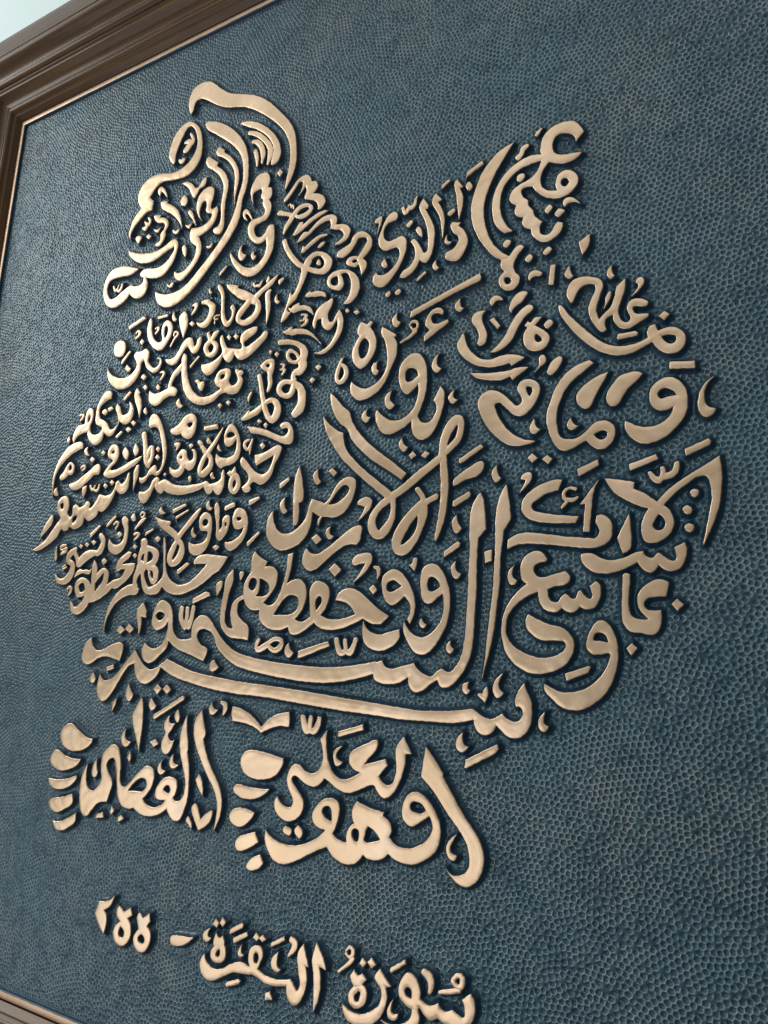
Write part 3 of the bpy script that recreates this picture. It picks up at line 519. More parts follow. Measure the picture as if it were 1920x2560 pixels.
D|p3217,-6934! 3283,-6980! 3234,-7029! 3171,-6983!
L|p3188,-6243 3203,-6106 3277,-5978 3379,-5895 3480,-5924 3497,-6022! 3369,-6060 3268,-6143 3261,-6266 3303,-6339! 3450,-6412 3547,-6531 3641,-6529 3720,-6444 3678,-6305 3625,-6217 3649,-6132! 3717,-6202 3773,-6317 3851,-6340 3934,-6284 3910,-6133! 3996,-6212 4032,-6323 3996,-6438 3876,-6490 3777,-6451 3744,-6420! 3682,-6547 3602,-6632 3507,-6628 3409,-6556! 3399,-6663 3316,-6735 3221,-6745 3110,-6672 3042,-6569 3043,-6521! 2942,-6517 2810,-6557 2730,-6666! 2697,-6600 2716,-6491 2798,-6389 2936,-6378 2951,-6352 2946,-6268 2975,-6160 3049,-6128 3110,-6191 3123,-6317 3084,-6423 3104,-6535 3191,-6579 3306,-6571 3370,-6497 3283,-6446 3206,-6396|h3014,-6262 3060,-6240 3065,-6324 3023,-6360
C|s2807,-6222,16 2864,-6209,13 2892,-6247,21 2823,-6308,10
D|p4052,-6451! 4114,-6498! 4067,-6539! 4007,-6486!
D|p3958,-6539! 4029,-6587! 3963,-6626! 3909,-6580!
B|p3694,-6675! 3735,-6640! 3810,-6588! 3841,-6612! 3734,-6693!
L|p2386,-7510! 2343,-7301 2346,-7163 2401,-6974 2496,-6830 2674,-6695 2870,-6660 2944,-6682 2970,-6767! 2856,-6796 2705,-6850 2561,-6947 2442,-7074 2386,-7208 2379,-7372
M|p2602,-6534! 2564,-6600 2605,-6653 2634,-6593!
L|s2551,-7208,46 2641,-7146,62 2663,-7052,32 2723,-6996,20 2797,-7064,28 2772,-7144,36 2680,-7136,27
C|s2991,-7088,17 3044,-7059,19 3081,-7096,21 3020,-7138,11
L|p2759,-7333! 2913,-7304 3075,-7223 3216,-7142 3357,-7067 3418,-7093 3430,-7213 3309,-7230 3207,-7301 3032,-7407 2879,-7436 2770,-7388
M|p2460,-7365! 2401,-7429 2435,-7493 2517,-7492!
C|s3263,-7398,16 3304,-7461,20 3350,-7451,16 3370,-7406,14|s3353,-7471,15 3414,-7488,19 3454,-7452,21 3464,-7400,14
L|p3091,-7412! 3174,-7385! 3173,-7484 3129,-7561! 3087,-7491
D|p3593,-7384! 3651,-7428! 3607,-7466! 3548,-7420!
D|p3734,-7343! 3788,-7386! 3740,-7428! 3695,-7385!
L|p2063,-8352! 2207,-8289 2355,-8201 2490,-8059 2588,-7944 2654,-7867 2576,-7782 2536,-7685 2573,-7566 2685,-7520 2775,-7566 2819,-7689 2803,-7808 2911,-7854 2922,-7709 2975,-7672 3064,-7731! 3175,-7698 3240,-7637 3308,-7693! 3321,-7759 3450,-7637 3491,-7549! 3637,-7582! 3761,-7552 3820,-7466 3827,-7402 3876,-7367 3959,-7425 4039,-7367 4077,-7268 4103,-7264! 4114,-7386 4083,-7524 3965,-7573 3844,-7500! 3793,-7631 3671,-7778 3567,-7817 3512,-7775! 3491,-7860 3371,-7931 3297,-7940 3206,-7864! 3188,-7974 3103,-8035 2990,-8055 2883,-8011 2870,-8050 2775,-8072 2697,-8029! 2629,-8145 2488,-8246 2300,-8333 2140,-8368|h2621,-7704 2607,-7636 2666,-7626 2693,-7708 2657,-7733!|h2952,-7962! 2936,-7882 2987,-7839 3050,-7862! 3006,-7938
L|p2221,-8155! 2258,-8035 2352,-7891 2438,-7808 2476,-7844 2465,-7938 2363,-8040
B|p3738,-8052! 3750,-8014! 3912,-7896! 3933,-7916! 3774,-8047!
C|s3898,-8028,13 3946,-7993,16 3987,-8020,18 3946,-8099,13
D|p4034,-8141! 4095,-8187! 4040,-8228! 3987,-8182!
L|p3822,-8320 3836,-8245! 3901,-8310 4014,-8339 4113,-8293 4143,-8208 4135,-8108 4065,-8005 4072,-7943 4122,-7920! 4184,-7973 4198,-8061 4215,-8161 4204,-8309 4134,-8417 4019,-8475 3907,-8447 3838,-8383
M|p4310,-7887! 4249,-7939 4284,-7997 4344,-7988!
C|s4436,-7913,14 4465,-7877,12 4512,-7904,14 4502,-7953,16 4459,-7951,10|s4547,-7968,7 4469,-8013,24 4356,-8118,10
B|p4570,-8225! 4588,-8177! 4716,-8129! 4734,-8141! 4601,-8208!
C|s4351,-8198,14 4401,-8181,17 4447,-8202,19 4364,-8278,8
D|p4392,-8346! 4437,-8378! 4394,-8411! 4354,-8375!
D|p4404,-8472! 4452,-8506! 4415,-8541! 4372,-8507!
D|p4833,-8242! 4888,-8280! 4837,-8326! 4780,-8282!
B|p3393,-8202! 3393,-8151! 3568,-8031! 3615,-8033! 3420,-8197!
L|s3642,-8187,39 3702,-8265,44 3693,-8366,52 3623,-8439,46 3541,-8449,26|s3558,-8437,34 3431,-8458,64 3326,-8506,71 3226,-8580,66|s3226,-8580,47 3151,-8489,32 3075,-8397,40|s3109,-8372,33 2988,-8446,52 2966,-8536,43 3077,-8602,41 3087,-8705,59 3019,-8806,60 2912,-8856,47 2791,-8842,33 2715,-8763,13
D|p3211,-8298! 3264,-8326! 3223,-8363! 3179,-8333!
D|p3344,-8275! 3403,-8307! 3357,-8344! 3308,-8308!
D|p3489,-8244! 3547,-8278! 3503,-8319! 3450,-8279!
C|s2870,-8299,14 2756,-8321,23 2776,-8374,13 2893,-8365,26 2769,-8439,12
C|s2647,-8331,14 2653,-8410,20 2666,-8502,30
C|s2849,-8636,11 2921,-8605,9
C|s2875,-8669,12 2947,-8638,11
L|p3154,-8801! 3212,-8707 3283,-8677 3343,-8697 3398,-8685 3475,-8699 3526,-8669! 3501,-8737 3429,-8755 3331,-8734 3241,-8758
L|p3560,-8550! 3629,-8627 3656,-8727 3633,-8851 3644,-9012 3623,-9098 3544,-9073 3552,-8912 3543,-8763 3538,-8638|s3633,-8851,26 3723,-8741,41 3808,-8705,30 3855,-8767,50 3840,-8890,54 3751,-9000,58 3671,-9061,47|s3572,-9122,48 3675,-9085,63 3844,-9012,58 3972,-8928,45|p4057,-8697! 4062,-8624 4134,-8528 4279,-8446 4342,-8460! 4293,-8532 4182,-8602 4186,-8627! 4307,-8617 4427,-8614! 4424,-8704 4338,-8811 4231,-8894 4103,-8965 3996,-8964 3905,-8952 4013,-8855 4166,-8820 4224,-8749 4251,-8701! 4161,-8687 4097,-8722|s3287,-9048,49 3239,-8947,42 3279,-8860,40 3391,-8848,36 3482,-8936,59 3505,-9061,66 3470,-9172,71 3358,-9271,65 3228,-9285,45 3164,-9198,25|s3289,-9060,39 3391,-9048,28 3456,-8998,24
D|p3766,-8524! 3838,-8569! 3774,-8618! 3720,-8573!
C|s3033,-8971,16 3084,-8940,19 3122,-8984,25 3069,-9060,15
L|s4568,-8322,59 4580,-8395,61 4526,-8490,35 4518,-8598,32 4585,-8647,32|s4597,-8396,36 4735,-8424,36 4829,-8498,54 4811,-8593,47 4701,-8638,32 4585,-8647,37|s4636,-8433,26 4636,-8541,34 4634,-8636,34|s4551,-8646,68 4513,-8729,51 4474,-8801,43 4472,-8896,33 4515,-8956,22|s4619,-8648,60 4602,-8755,30 4637,-8874,34 4704,-8980,47 4792,-9016,36|s4708,-8685,36 4808,-8687,43 4870,-8771,49 4837,-8876,38 4763,-8828,21 4736,-8757,23|s4724,-9004,41 4823,-9004,55 4916,-8970,56 4987,-8901,37|p3947,-9578! 3945,-9506 3948,-9399 3989,-9230 4059,-9122 4179,-9002 4323,-8930 4440,-8908! 4515,-8956 4570,-8980! 4531,-9050 4379,-9062 4232,-9110 4106,-9194 4022,-9314 3970,-9422|p4954,-8262! 4986,-8311 5016,-8466 5030,-8619 5086,-8783 5180,-8877 5329,-8930 5497,-8903 5624,-8825 5733,-8726 5800,-8659 5783,-8648! 5662,-8645 5571,-8654! 5567,-8620 5619,-8553 5738,-8528 5919,-8538 6069,-8559 6157,-8567! 6108,-8644 6057,-8709 6032,-8742! 5921,-8796 5784,-8895 5614,-8983 5408,-9050 5237,-9055 5086,-9003 5012,-8939! 4960,-9026 4883,-9054 4797,-9025 4790,-8978 4881,-8932 4954,-8875 5007,-8794 4984,-8524 4958,-8346
L|p4744,-7964! 4893,-8014 5036,-8039! 5057,-8070! 5020,-8098! 5127,-8163 5233,-8238 5272,-8287! 5216,-8343 5126,-8269 4948,-8167 4838,-8089|s5596,-7893,9 5554,-7931,27 5486,-8004,38 5375,-8115,38 5264,-8228,38 5210,-8296,47|s5194,-8295,37 5291,-8369,35 5314,-8475,56 5265,-8578,60 5161,-8634,41 5105,-8574,47 5130,-8469,49 5173,-8377,40 5213,-8320,32
M|p4840,-7823! 4799,-7881 4839,-7926 4928,-7913! 4875,-7886
B|p5067,-7915! 5070,-7873! 5301,-7804! 5321,-7829! 5077,-7928!
B|p5138,-8015! 5141,-7979! 5361,-7890! 5378,-7903! 5154,-8009!
L|p5593,-8114 5597,-8021 5650,-7960 5711,-7952 5794,-8009 5822,-8114 5824,-8252 5796,-8387 5717,-8487 5616,-8530 5523,-8522 5454,-8468 5437,-8346! 5536,-8384 5657,-8371 5741,-8317 5760,-8226 5696,-8200 5635,-8197|h5655,-8117 5662,-8048 5722,-8040 5758,-8088 5733,-8133 5689,-8142
L|p5877,-7823! 5922,-7889 5944,-8005 5950,-8120 5969,-8212! 6008,-8169 6010,-8066 6063,-8012 6116,-8026 6134,-8118 6103,-8230 6040,-8317 5969,-8343 5918,-8290 5911,-8164 5870,-8013 5847,-7885|h6053,-8148 6058,-8097 6089,-8110 6082,-8172!
L|p6204,-8155 6185,-8053 6231,-7942 6302,-7929 6394,-7985 6440,-8089 6447,-8211 6403,-8332 6314,-8428 6206,-8485 6131,-8472 6089,-8420 6090,-8370! 6178,-8373 6288,-8327 6366,-8252 6392,-8170! 6318,-8206 6245,-8197|h6245,-8067 6284,-8036 6338,-8061 6340,-8083! 6291,-8098
M|p5736,-7790! 5690,-7852 5713,-7911 5783,-7921 5810,-7894! 5763,-7879
B|p6025,-7936! 6034,-7890! 6176,-7842! 6200,-7861! 6204,-7895! 6040,-7942!
B|p6440,-7887! 6442,-7836! 6599,-7791! 6616,-7820! 6456,-7899!
B|p6463,-8428! 6466,-8389! 6641,-8259! 6663,-8276! 6485,-8439!
M|p5489,-8144! 5459,-8213 5482,-8272 5538,-8286 5558,-8258! 5517,-8238
D|p5932,-8398! 5988,-8434! 5934,-8477! 5880,-8436!
B|p5268,-8769! 5278,-8729! 5444,-8629! 5485,-8647! 5293,-8781!
B|p5608,-9168! 5617,-9117! 5830,-9023! 5892,-9040! 5911,-9073! 5624,-9173!
M|p6004,-8936 6050,-8892 6100,-8887 6101,-8953 6028,-9073! 6013,-9007
M|p6383,-8792 6415,-8765! 6452,-8782 6437,-8836 6407,-8879!
B|p6931,-7704! 6926,-7647! 7066,-7576! 7076,-7608! 6955,-7706!
L|p7222,-7451! 7263,-7580 7298,-7732 7311,-7881 7247,-7913! 7255,-8171 7190,-8199! 7175,-8032 7160,-7784 7172,-7572
M|p7509,-7514! 7448,-7570 7462,-7658 7510,-7704 7565,-7672! 7525,-7626
D|p7726,-7514! 7795,-7581! 7748,-7620! 7679,-7553!
M|p7028,-7837! 6965,-7895 6964,-7970 7017,-8042 7075,-8014! 7032,-7962
L|p6851,-8001! 6872,-8140 6945,-8255 7041,-8302 7175,-8290 7302,-8210 7382,-8105 7415,-7973 7451,-7884! 7645,-7951! 7712,-7895 7800,-7745 7906,-7657 8003,-7647 8075,-7706 8076,-7813 8024,-7963 7935,-8076 7800,-8128 7672,-8115 7586,-8110! 7464,-8037! 7460,-8170 7414,-8312 7306,-8428 7164,-8489 7015,-8509 6887,-8450 6790,-8335 6770,-8210 6789,-8085|h7689,-7972! 7755,-7898 7832,-7795 7911,-7735 7983,-7765 7987,-7830 7910,-7908 7816,-7962|s7614,-8112,11 7582,-8152,15 7572,-8211,7
M|p8128,-7993! 8126,-7958 8198,-7916 8279,-7921 8322,-7971 8300,-8051 8225,-8127 8141,-8193! 8197,-8114 8231,-8023! 8177,-8008
D|p7553,-8330! 7630,-8398! 7555,-8449! 7485,-8381!
M|p7752,-8244! 7698,-8277 7697,-8348 7750,-8397 7803,-8364! 7744,-8326
L|p7415,-8504! 7493,-8565 7608,-8569 7716,-8513 7849,-8424 7980,-8325 8112,-8255 8193,-8265 8193,-8368 8177,-8437 8140,-8475! 7991,-8476 7832,-8564 7700,-8665 7593,-8744 7481,-8772 7390,-8717 7367,-8621
D|p7849,-8697! 7943,-8774! 7860,-8847! 7764,-8765!
M|p8101,-8709 8123,-8629 8214,-8586 8333,-8590 8363,-8658 8317,-8758 8230,-8847 8129,-8919! 8203,-8835 8287,-8696! 8208,-8705
C|s8401,-8749,11 8447,-8761,23 8463,-8817,22 8448,-8883,6
D|p8400,-8955! 8449,-9016! 8400,-9060! 8345,-9004!
L|s8561,-7936,44 8736,-7846,44 8918,-7712,48 9098,-7591,43 9228,-7502,43|s8562,-7948,45 8424,-8042,39 8339,-8176,47 8347,-8302,56 8430,-8374,51 8518,-8321,55 8600,-8190,39 8613,-8065,30 8600,-7950,38|s9227,-7479,47 9245,-7300,50 9324,-7149,57 9406,-7091,50 9444,-7175,36 9413,-7318,37 9321,-7410,37 9251,-7470,37|s9234,-7480,36 9245,-7638,42 9266,-7863,45 9256,-8082,42 9232,-8245,36 9191,-8406,22 9175,-8460,10|p7539,-6831! 7600,-6910 7697,-6992 7782,-7048 7856,-7080! 7867,-7182 7925,-7318 8066,-7467 8228,-7609 8379,-7726 8584,-7892 8602,-7985! 8536,-7958 8344,-7817 8132,-7647 8001,-7537 7842,-7386 7694,-7194 7590,-7011
L|s8995,-8044,55 8864,-8159,56 8746,-8309,64 8678,-8463,61 8696,-8552,51 8783,-8555,59 8902,-8449,43 8970,-8320,37 9000,-8178,56 9007,-8056,49|s8925,-7871,28 8978,-7942,29 9012,-8023,29|s9162,-7966,30 9078,-8005,30 9007,-8045,36
M|p8686,-7239! 8650,-7294 8673,-7366 8726,-7401 8769,-7353! 8715,-7312
D|p8793,-7454! 8841,-7412! 8882,-7462! 8826,-7498!
D|p8957,-7476! 9005,-7423! 9056,-7457! 9008,-7503!
B|p9434,-7600! 9439,-7556! 9690,-7415! 9720,-7451! 9458,-7607!
M|p9372,-7860! 9376,-7794 9450,-7734 9576,-7657 9689,-7607 9730,-7638 9715,-7712 9648,-7772 9522,-7794 9430,-7842
B|p9374,-8089! 9378,-8035! 9561,-7939! 9585,-7973! 9563,-8004 9403,-8091!
M|p9419,-8201! 9374,-8263 9383,-8350 9425,-8394 9487,-8349! 9445,-8299
B|p9283,-8651! 9292,-8593! 9446,-8491! 9475,-8514! 9465,-8545! 9306,-8646!
M|p9882,-7673! 9833,-7733 9835,-7798 9875,-7855 9930,-7822! 9895,-7771
M|p8162,-6827! 8117,-6871 8121,-6939 8179,-6983 8218,-6951! 8181,-6903
M|p8454,-6708! 8430,-6753 8461,-6830 8515,-6849 8553,-6806! 8497,-6750
L|p6270,-8744! 6283,-8888 6237,-9025 6208,-9198 6194,-9358 6239,-9468 6355,-9496! 6302,-9381 6288,-9259 6332,-9148 6468,-9075! 6504,-9111! 6412,-9148 6390,-9234 6407,-9319 6487,-9391 6589,-9461 6613,-9544 6607,-9628! 6480,-9613 6319,-9600 6198,-9530 6128,-9421 6114,-9236 6141,-9049 6167,-8849|p6613,-8515! 6682,-8579 6822,-8650! 6783,-8723! 6897,-8713 6988,-8781 6998,-8889 6955,-8997 6874,-9093 6797,-9165! 6915,-9200 7001,-9152 7064,-9033 7111,-8891 7139,-8712 7141,-8573! 7221,-8545! 7201,-8737 7152,-8939! 7230,-8892 7346,-8881 7440,-8964 7464,-9081 7432,-9209 7368,-9302 7301,-9360! 7419,-9393 7542,-9334! 7533,-9231 7517,-9116 7520,-8988 7592,-8908 7692,-8920 7781,-8990 7796,-9104 7756,-9218 7687,-9309! 7808,-9353 7971,-9351 8180,-9293! 8108,-9204 8024,-9149 7894,-9127! 7949,-9036 8067,-8992 8202,-9026 8353,-9137 8487,-9235 8619,-9310! 8524,-9397! 8396,-9389 8283,-9336! 8124,-9410 7954,-9463 7764,-9472 7664,-9441 7604,-9391! 7552,-9431 7444,-9502 7333,-9545 7259,-9529 7223,-9449! 7123,-9486 6975,-9489 6850,-9444 6774,-9374 6751,-9303 6761,-9249! 6676,-9256 6580,-9232 6509,-9160 6471,-9026 6482,-8915 6550,-8805 6577,-8774 6566,-8675 6579,-8576|h6553,-8977 6558,-8879 6617,-8843 6676,-8880 6676,-8953 6620,-9014|h6720,-8856! 6825,-8894 6886,-8967 6871,-9051 6783,-9087 6658,-9081! 6715,-9026|h6981,-9318! 7052,-9205 7147,-9099 7247,-9064 7337,-9099 7359,-9180 7323,-9262 7225,-9310 7107,-9311|h7622,-9259! 7601,-9168 7623,-9099 7663,-9076 7694,-9110 7686,-9179
L|p8291,-9369! 8321,-9434 8402,-9497 8518,-9516 8654,-9481 8763,-9452! 8773,-9531! 8734,-9595 8639,-9662 8515,-9692 8400,-9669 8312,-9597 8286,-9489
C|s6784,-9623,22 6752,-9683,23 6773,-9741,29 6876,-9702,36 6960,-9641,23 7046,-9604,23 7136,-9625,26 7128,-9694,34 7044,-9743,29 6967,-9711,25 6933,-9677,20
M|p7248,-9650! 7197,-9726 7218,-9794 7271,-9815 7324,-9762! 7277,-9724
B|p7399,-9810! 7400,-9736! 7816,-9611! 7846,-9660! 7428,-9814!
C|s7936,-9591,29 7954,-9656,32 8000,-9732,34 8065,-9719,26 8057,-9598,24|s8072,-9718,22 8132,-9727,35 8179,-9649,28 8201,-9583,26
L|p4983,-9540! 4908,-9477 4895,-9385 4938,-9241 5016,-9148 5089,-9142 5208,-9213 5271,-9342 5291,-9483 5332,-9584 5412,-9645 5518,-9655 5653,-9632! 5645,-9501 5676,-9412 5769,-9336 5889,-9347 5982,-9420 6078,-9529 6189,-9636 6330,-9735 6485,-9798 6738,-9847 7043,-9881 7408,-9905 7757,-9912 8025,-9894 8284,-9856 8483,-9815! 8467,-9943! 8229,-10014 7971,-10065 7702,-10085 7423,-10078 7133,-10054 6832,-10018 6599,-9982 6438,-9942 6268,-9854 6144,-9762 6086,-9691 6055,-9615 5998,-9555 5910,-9514 5791,-9510 5747,-9561 5746,-9624 5817,-9708 5941,-9766 5934,-9839 5893,-9914! 5788,-9882 5611,-9827 5431,-9783 5317,-9724 5237,-9669! 5215,-9765 5089,-9884 4973,-9965 4902,-9981 4802,-9934 4758,-9832 4776,-9766 4806,-9720! 4869,-9763 4984,-9792 5104,-9743 5179,-9639 5206,-9510 5200,-9407! 5139,-9485 5054,-9526|h4953,-9345 5001,-9293 5094,-9305 5127,-9343 5089,-9396 5009,-9410|p8461,-9833! 8559,-9802! 8613,-9873 8700,-9885 8820,-9853 8962,-9816! 9022,-9884 9117,-9935 9187,-9942 9243,-9893 9298,-9856! 9401,-9886 9477,-9812 9530,-9710 9551,-9601 9569,-9450 9578,-9196 9585,-8888 9593,-8575 9588,-8475 9588,-8263 9606,-8115 9655,-8021 9699,-7965! 9734,-8048 9761,-8219 9770,-8367! 9689,-8458! 9678,-8578 9676,-8734 9678,-8991 9668,-9246 9658,-9498 9629,-9707 9546,-9879 9428,-10014 9351,-10048 9294,-10041 9257,-9973! 9179,-10018 9078,-10094 8985,-10115 8917,-10053 8906,-9956! 8804,-10020 8684,-10047 8561,-10043 8477,-10006 8461,-9938!
C|s5428,-9250,36 5424,-9353,38 5463,-9441,33 5496,-9491,24|s5533,-9249,30 5533,-9377,32 5513,-9491,35|s5636,-9236,31 5619,-9375,35 5581,-9477,43
L|p4684,-9176! 4769,-9295! 4771,-9374! 4665,-9356! 4690,-9454 4672,-9586 4656,-9600! 4623,-9456 4587,-9350 4601,-9256
D|p4281,-9495! 4369,-9553! 4290,-9609! 4214,-9564!
D|p4453,-9472! 4550,-9536! 4482,-9591! 4386,-9540!
L|p3708,-9678! 3748,-9786 3852,-9850 3991,-9832 4158,-9759 4311,-9728 4375,-9766 4374,-9872 4333,-9979! 4190,-9945 4047,-9924 3892,-9957 3762,-10029 3641,-10048 3556,-9984 3557,-9874 3606,-9749
B|p4103,-10128! 4094,-10075! 4225,-10036! 4243,-10082!
M|p3827,-10161! 3778,-10230 3801,-10296 3861,-10293 3893,-10244!
M|p4576,-10286! 4538,-10397 4571,-10485 4630,-10500 4682,-10414! 4627,-10366
B|p4293,-10542! 4369,-10479! 4355,-10563 4303,-10657!
D|p5126,-10255! 5197,-10313! 5135,-10379! 5059,-10315!
D|p5295,-10252! 5373,-10309! 5311,-10368! 5231,-10305!
M|p6081,-9894! 6015,-9958 6040,-10029 6090,-10033 6165,-9981! 6112,-9941
M|p5036,-10442! 5003,-10519 5050,-10590 5102,-10574 5132,-10535!
B|p5111,-10697! 5113,-10648! 5599,-10375! 5634,-10385! 5630,-10415! 5138,-10695!
M|p5546,-10554! 5495,-10619 5522,-10689 5559,-10704 5584,-10636!
M|p6106,-10431! 6075,-10504 6098,-10561 6155,-10563 6212,-10506! 6155,-10498
C|s6273,-10408,19 6332,-10439,32 6331,-10498,28 6313,-10545,12
B|p8850,-8731! 8887,-8732 8908,-8662! 8951,-8658 8948,-8728 8927,-8798!
L|p8624,-9175! 8558,-9115 8520,-9006 8514,-8896 8567,-8819 8654,-8782 8743,-8811 8821,-8889 8900,-9008 8942,-9126 8947,-9232 8927,-9317 8894,-9391! 8861,-9339! 8894,-9264 8883,-9168 8812,-9083! 8735,-9147 8675,-9180|h8577,-9006 8586,-8930 8660,-8897 8724,-8931 8776,-8969! 8679,-9028 8617,-9039
L|p9111,-9167! 9044,-9125 9015,-9008 9009,-8869 9046,-8763 9141,-8727 9225,-8766 9299,-8863 9349,-8979 9371,-9094 9370,-9249 9341,-9383 9277,-9518 9178,-9654 9076,-9714 8968,-9692 8879,-9591 8819,-9466 8820,-9371! 8872,-9444 8960,-9516 9068,-9534 9171,-9479 9249,-9395 9297,-9281 9304,-9167 9283,-9052! 9215,-9104 9169,-9146|h9091,-8977 9111,-8881 9170,-8872 9231,-8925 9251,-8989! 9176,-9030 9117,-9030
M|p9035,-9326! 9013,-9378 9033,-9420 9075,-9424 9097,-9393! 9061,-9372
M|p9426,-8707! 9377,-8769 9385,-8843 9421,-8891 9461,-8891 9488,-8845! 9436,-8812
M|p9393,-9561! 9349,-9618 9357,-9668 9397,-9692 9435,-9650! 9400,-9616
B|p9770,-8731! 9767,-8612! 9844,-8593! 9847,-8707!
L|p9962,-8494 9944,-8689 9938,-8943 9911,-9194 9885,-9443 9846,-9641 9797,-9819 9768,-9928! 9795,-9741 9812,-9544 9838,-9295 9865,-9043 9880,-8738 9884,-8429 9884,-8258 9903,-8112 9944,-7988 9997,-7896! 10021,-8025 10046,-8204 10052,-8277! 9974,-8387!
L|p7585,-4645! 7595,-4579 7676,-4544 7778,-4501 7831,-4404 7932,-4369 8023,-4414 8101,-4502 8116,-4628 8056,-4707 7987,-4771! 8049,-4840 8047,-4920 7987,-4993! 7957,-4872 7924,-4810! 7905,-4852 7815,-4831 7745,-4780 7763,-4716 7850,-4697 7919,-4727! 7965,-4658 8032,-4566 8043,-4501 7982,-4458 7909,-4459 7855,-4548 7786,-4626 7685,-4670|h7826,-4773 7868,-4742 7915,-4781 7872,-4804
B|p8147,-4304! 8159,-4259 8243,-4235! 8253,-4272 8236,-4348 8193,-4472! 8213,-4329! 8176,-4312
L|p8168,-5134 8170,-5055 8210,-5018! 8234,-5056 8305,-5073 8401,-5043 8493,-4960 8536,-4866 8525,-4771 8467,-4724! 8384,-4736 8300,-4728 8231,-4644 8218,-4546 8255,-4435 8305,-4313 8371,-4237 8442,-4236 8479,-4294 8461,-4343 8364,-4356 8296,-4419 8279,-4495 8306,-4583 8364,-4624 8448,-4619 8543,-4598 8608,-4648 8626,-4744 8611,-4845 8549,-4987 8473,-5099 8368,-5205 8286,-5226 8214,-5197
C|s8551,-4207,18 8590,-4291,21 8630,-4256,24 8634,-4204,14|s8622,-4240,19 8663,-4239,27 8717,-4214,22 8727,-4150,16 8746,-4109,11
D|s8647,-4467,29 8673,-4447,28
L|p8836,-4162! 8915,-4277! 8909,-4309! 8862,-4309! 8942,-4462 9001,-4608 9008,-4791 8976,-4962 8913,-5036 8860,-5023 8818,-4974! 8795,-5046 8732,-5120 8627,-5173 8551,-5156! 8595,-5088 8688,-5046 8750,-4945 8752,-4828 8692,-4709! 8732,-4687 8810,-4791 8868,-4909! 8921,-4897 8929,-4783 8915,-4611 8861,-4440 8795,-4303 8792,-4236
M|p8778,-4529! 8820,-4573 8837,-4642 8839,-4682! 8790,-4630 8753,-4568
L|p9009,-4147! 9092,-4250! 9040,-4274! 9110,-4405 9141,-4543 9124,-4769! 9106,-4636 9074,-4473 9003,-4336 8966,-4246 8977,-4184
D|s9216,-4467,30 9247,-4450,30
M|p9181,-4746! 9151,-4815 9179,-4866 9230,-4873 9242,-4851! 9190,-4825
M|p8321,-4853! 8282,-4909 8313,-4970 8362,-4968 8360,-4935!
B|p8791,-5255! 8803,-5226! 8905,-5155! 8920,-5183! 8811,-5260!
M|p9044,-5042! 9007,-5096 9023,-5157 9056,-5177 9087,-5153! 9053,-5114
D|p8362,-5340 8416,-5313! 8432,-5362 8378,-5382!
D|p8500,-5351 8545,-5309! 8579,-5361 8529,-5383!
B|p9086,-4091! 9091,-4053! 9174,-4006! 9201,-4027! 9105,-4097!
B|p8731,-5725! 8741,-5645! 9219,-5485 9622,-5356! 9641,-5403! 9636,-5438! 9222,-5554
B|p8932,-6065! 8929,-5998! 9003,-5938! 8943,-5865 8952,-5781 9019,-5695 9108,-5677 9166,-5725 9162,-5767 9110,-5739 9046,-5738 9010,-5792 9038,-5859 9103,-5878 9227,-5847! 9241,-5886! 8944,-6062!
C|s8725,-5823,10 8763,-5781,15 8823,-5805,13 8832,-5869,14 8781,-5896,15 8740,-5851,9|s8808,-5914,21 8745,-5964,18 8609,-6026,8
M|p9387,-5619! 9327,-5673 9329,-5734 9373,-5780 9434,-5750! 9390,-5717
M|p8542,-5630! 8484,-5688 8488,-5752 8538,-5812 8596,-5761! 8547,-5726
L|p8338,-5774! 8445,-5845 8544,-5920! 8511,-5946! 8556,-6029 8557,-6178 8497,-6316 8426,-6478 8324,-6598 8191,-6666 8053,-6678 7965,-6622 7923,-6528 7931,-6428! 7999,-6489 8128,-6545 8265,-6515 8369,-6432 8430,-6305 8435,-6157 8398,-5988 8336,-5863
M|p8295,-6215! 8222,-6272 8226,-6335 8271,-6386 8323,-6344! 8287,-6314
L|p8622,-6544 8609,-6408 8643,-6291 8744,-6210 8835,-6201 8915,-6263 8971,-6393 8985,-6563 8973,-6727 8917,-6897 8883,-6986! 8924,-7062 9026,-7086 9098,-7025 9131,-6925 9090,-6826! 9170,-6667! 9217,-6750 9205,-6934 9139,-7122 9045,-7250 8934,-7278 8843,-7216 8813,-7131 8815,-7025! 8696,-7105 8530,-7163 8409,-7132 8336,-7027 8308,-6902 8325,-6843! 8439,-6955 8561,-7006 8704,-6988 8827,-6885 8883,-6714 8878,-6582! 8804,-6655 8741,-6694 8674,-6661|h8692,-6482 8713,-6388 8778,-6374 8844,-6409 8873,-6486! 8786,-6544 8721,-6547
M|p8514,-6626! 8431,-6699 8443,-6798 8500,-6854 8564,-6814! 8501,-6757
M|p9124,-6262! 9052,-6358 9062,-6443 9114,-6487 9168,-6449! 9110,-6392
M|p9344,-6739! 9280,-6805 9294,-6865 9331,-6893 9390,-6861! 9335,-6825
M|p8180,-6818! 8115,-6878 8139,-6942 8182,-6966 8234,-6923! 8178,-6898
L|p7631,-6533! 7715,-6616 7823,-6733 7922,-6820 7959,-6914 8038,-7047 8177,-7200 8356,-7353 8571,-7514 8764,-7669! 8705,-7734! 8493,-7588 8278,-7450 8098,-7297 7985,-7171 7935,-7074 7896,-7015 7812,-6959 7723,-6854 7669,-6737 7638,-6621
L|p9228,-4637 9252,-4599! 9355,-4633! 9331,-4671! 9422,-4778 9456,-4900 9417,-5027 9345,-5109 9269,-5109 9179,-5056 9170,-4991 9201,-4973! 9277,-4948 9337,-4869 9335,-4805 9269,-4738
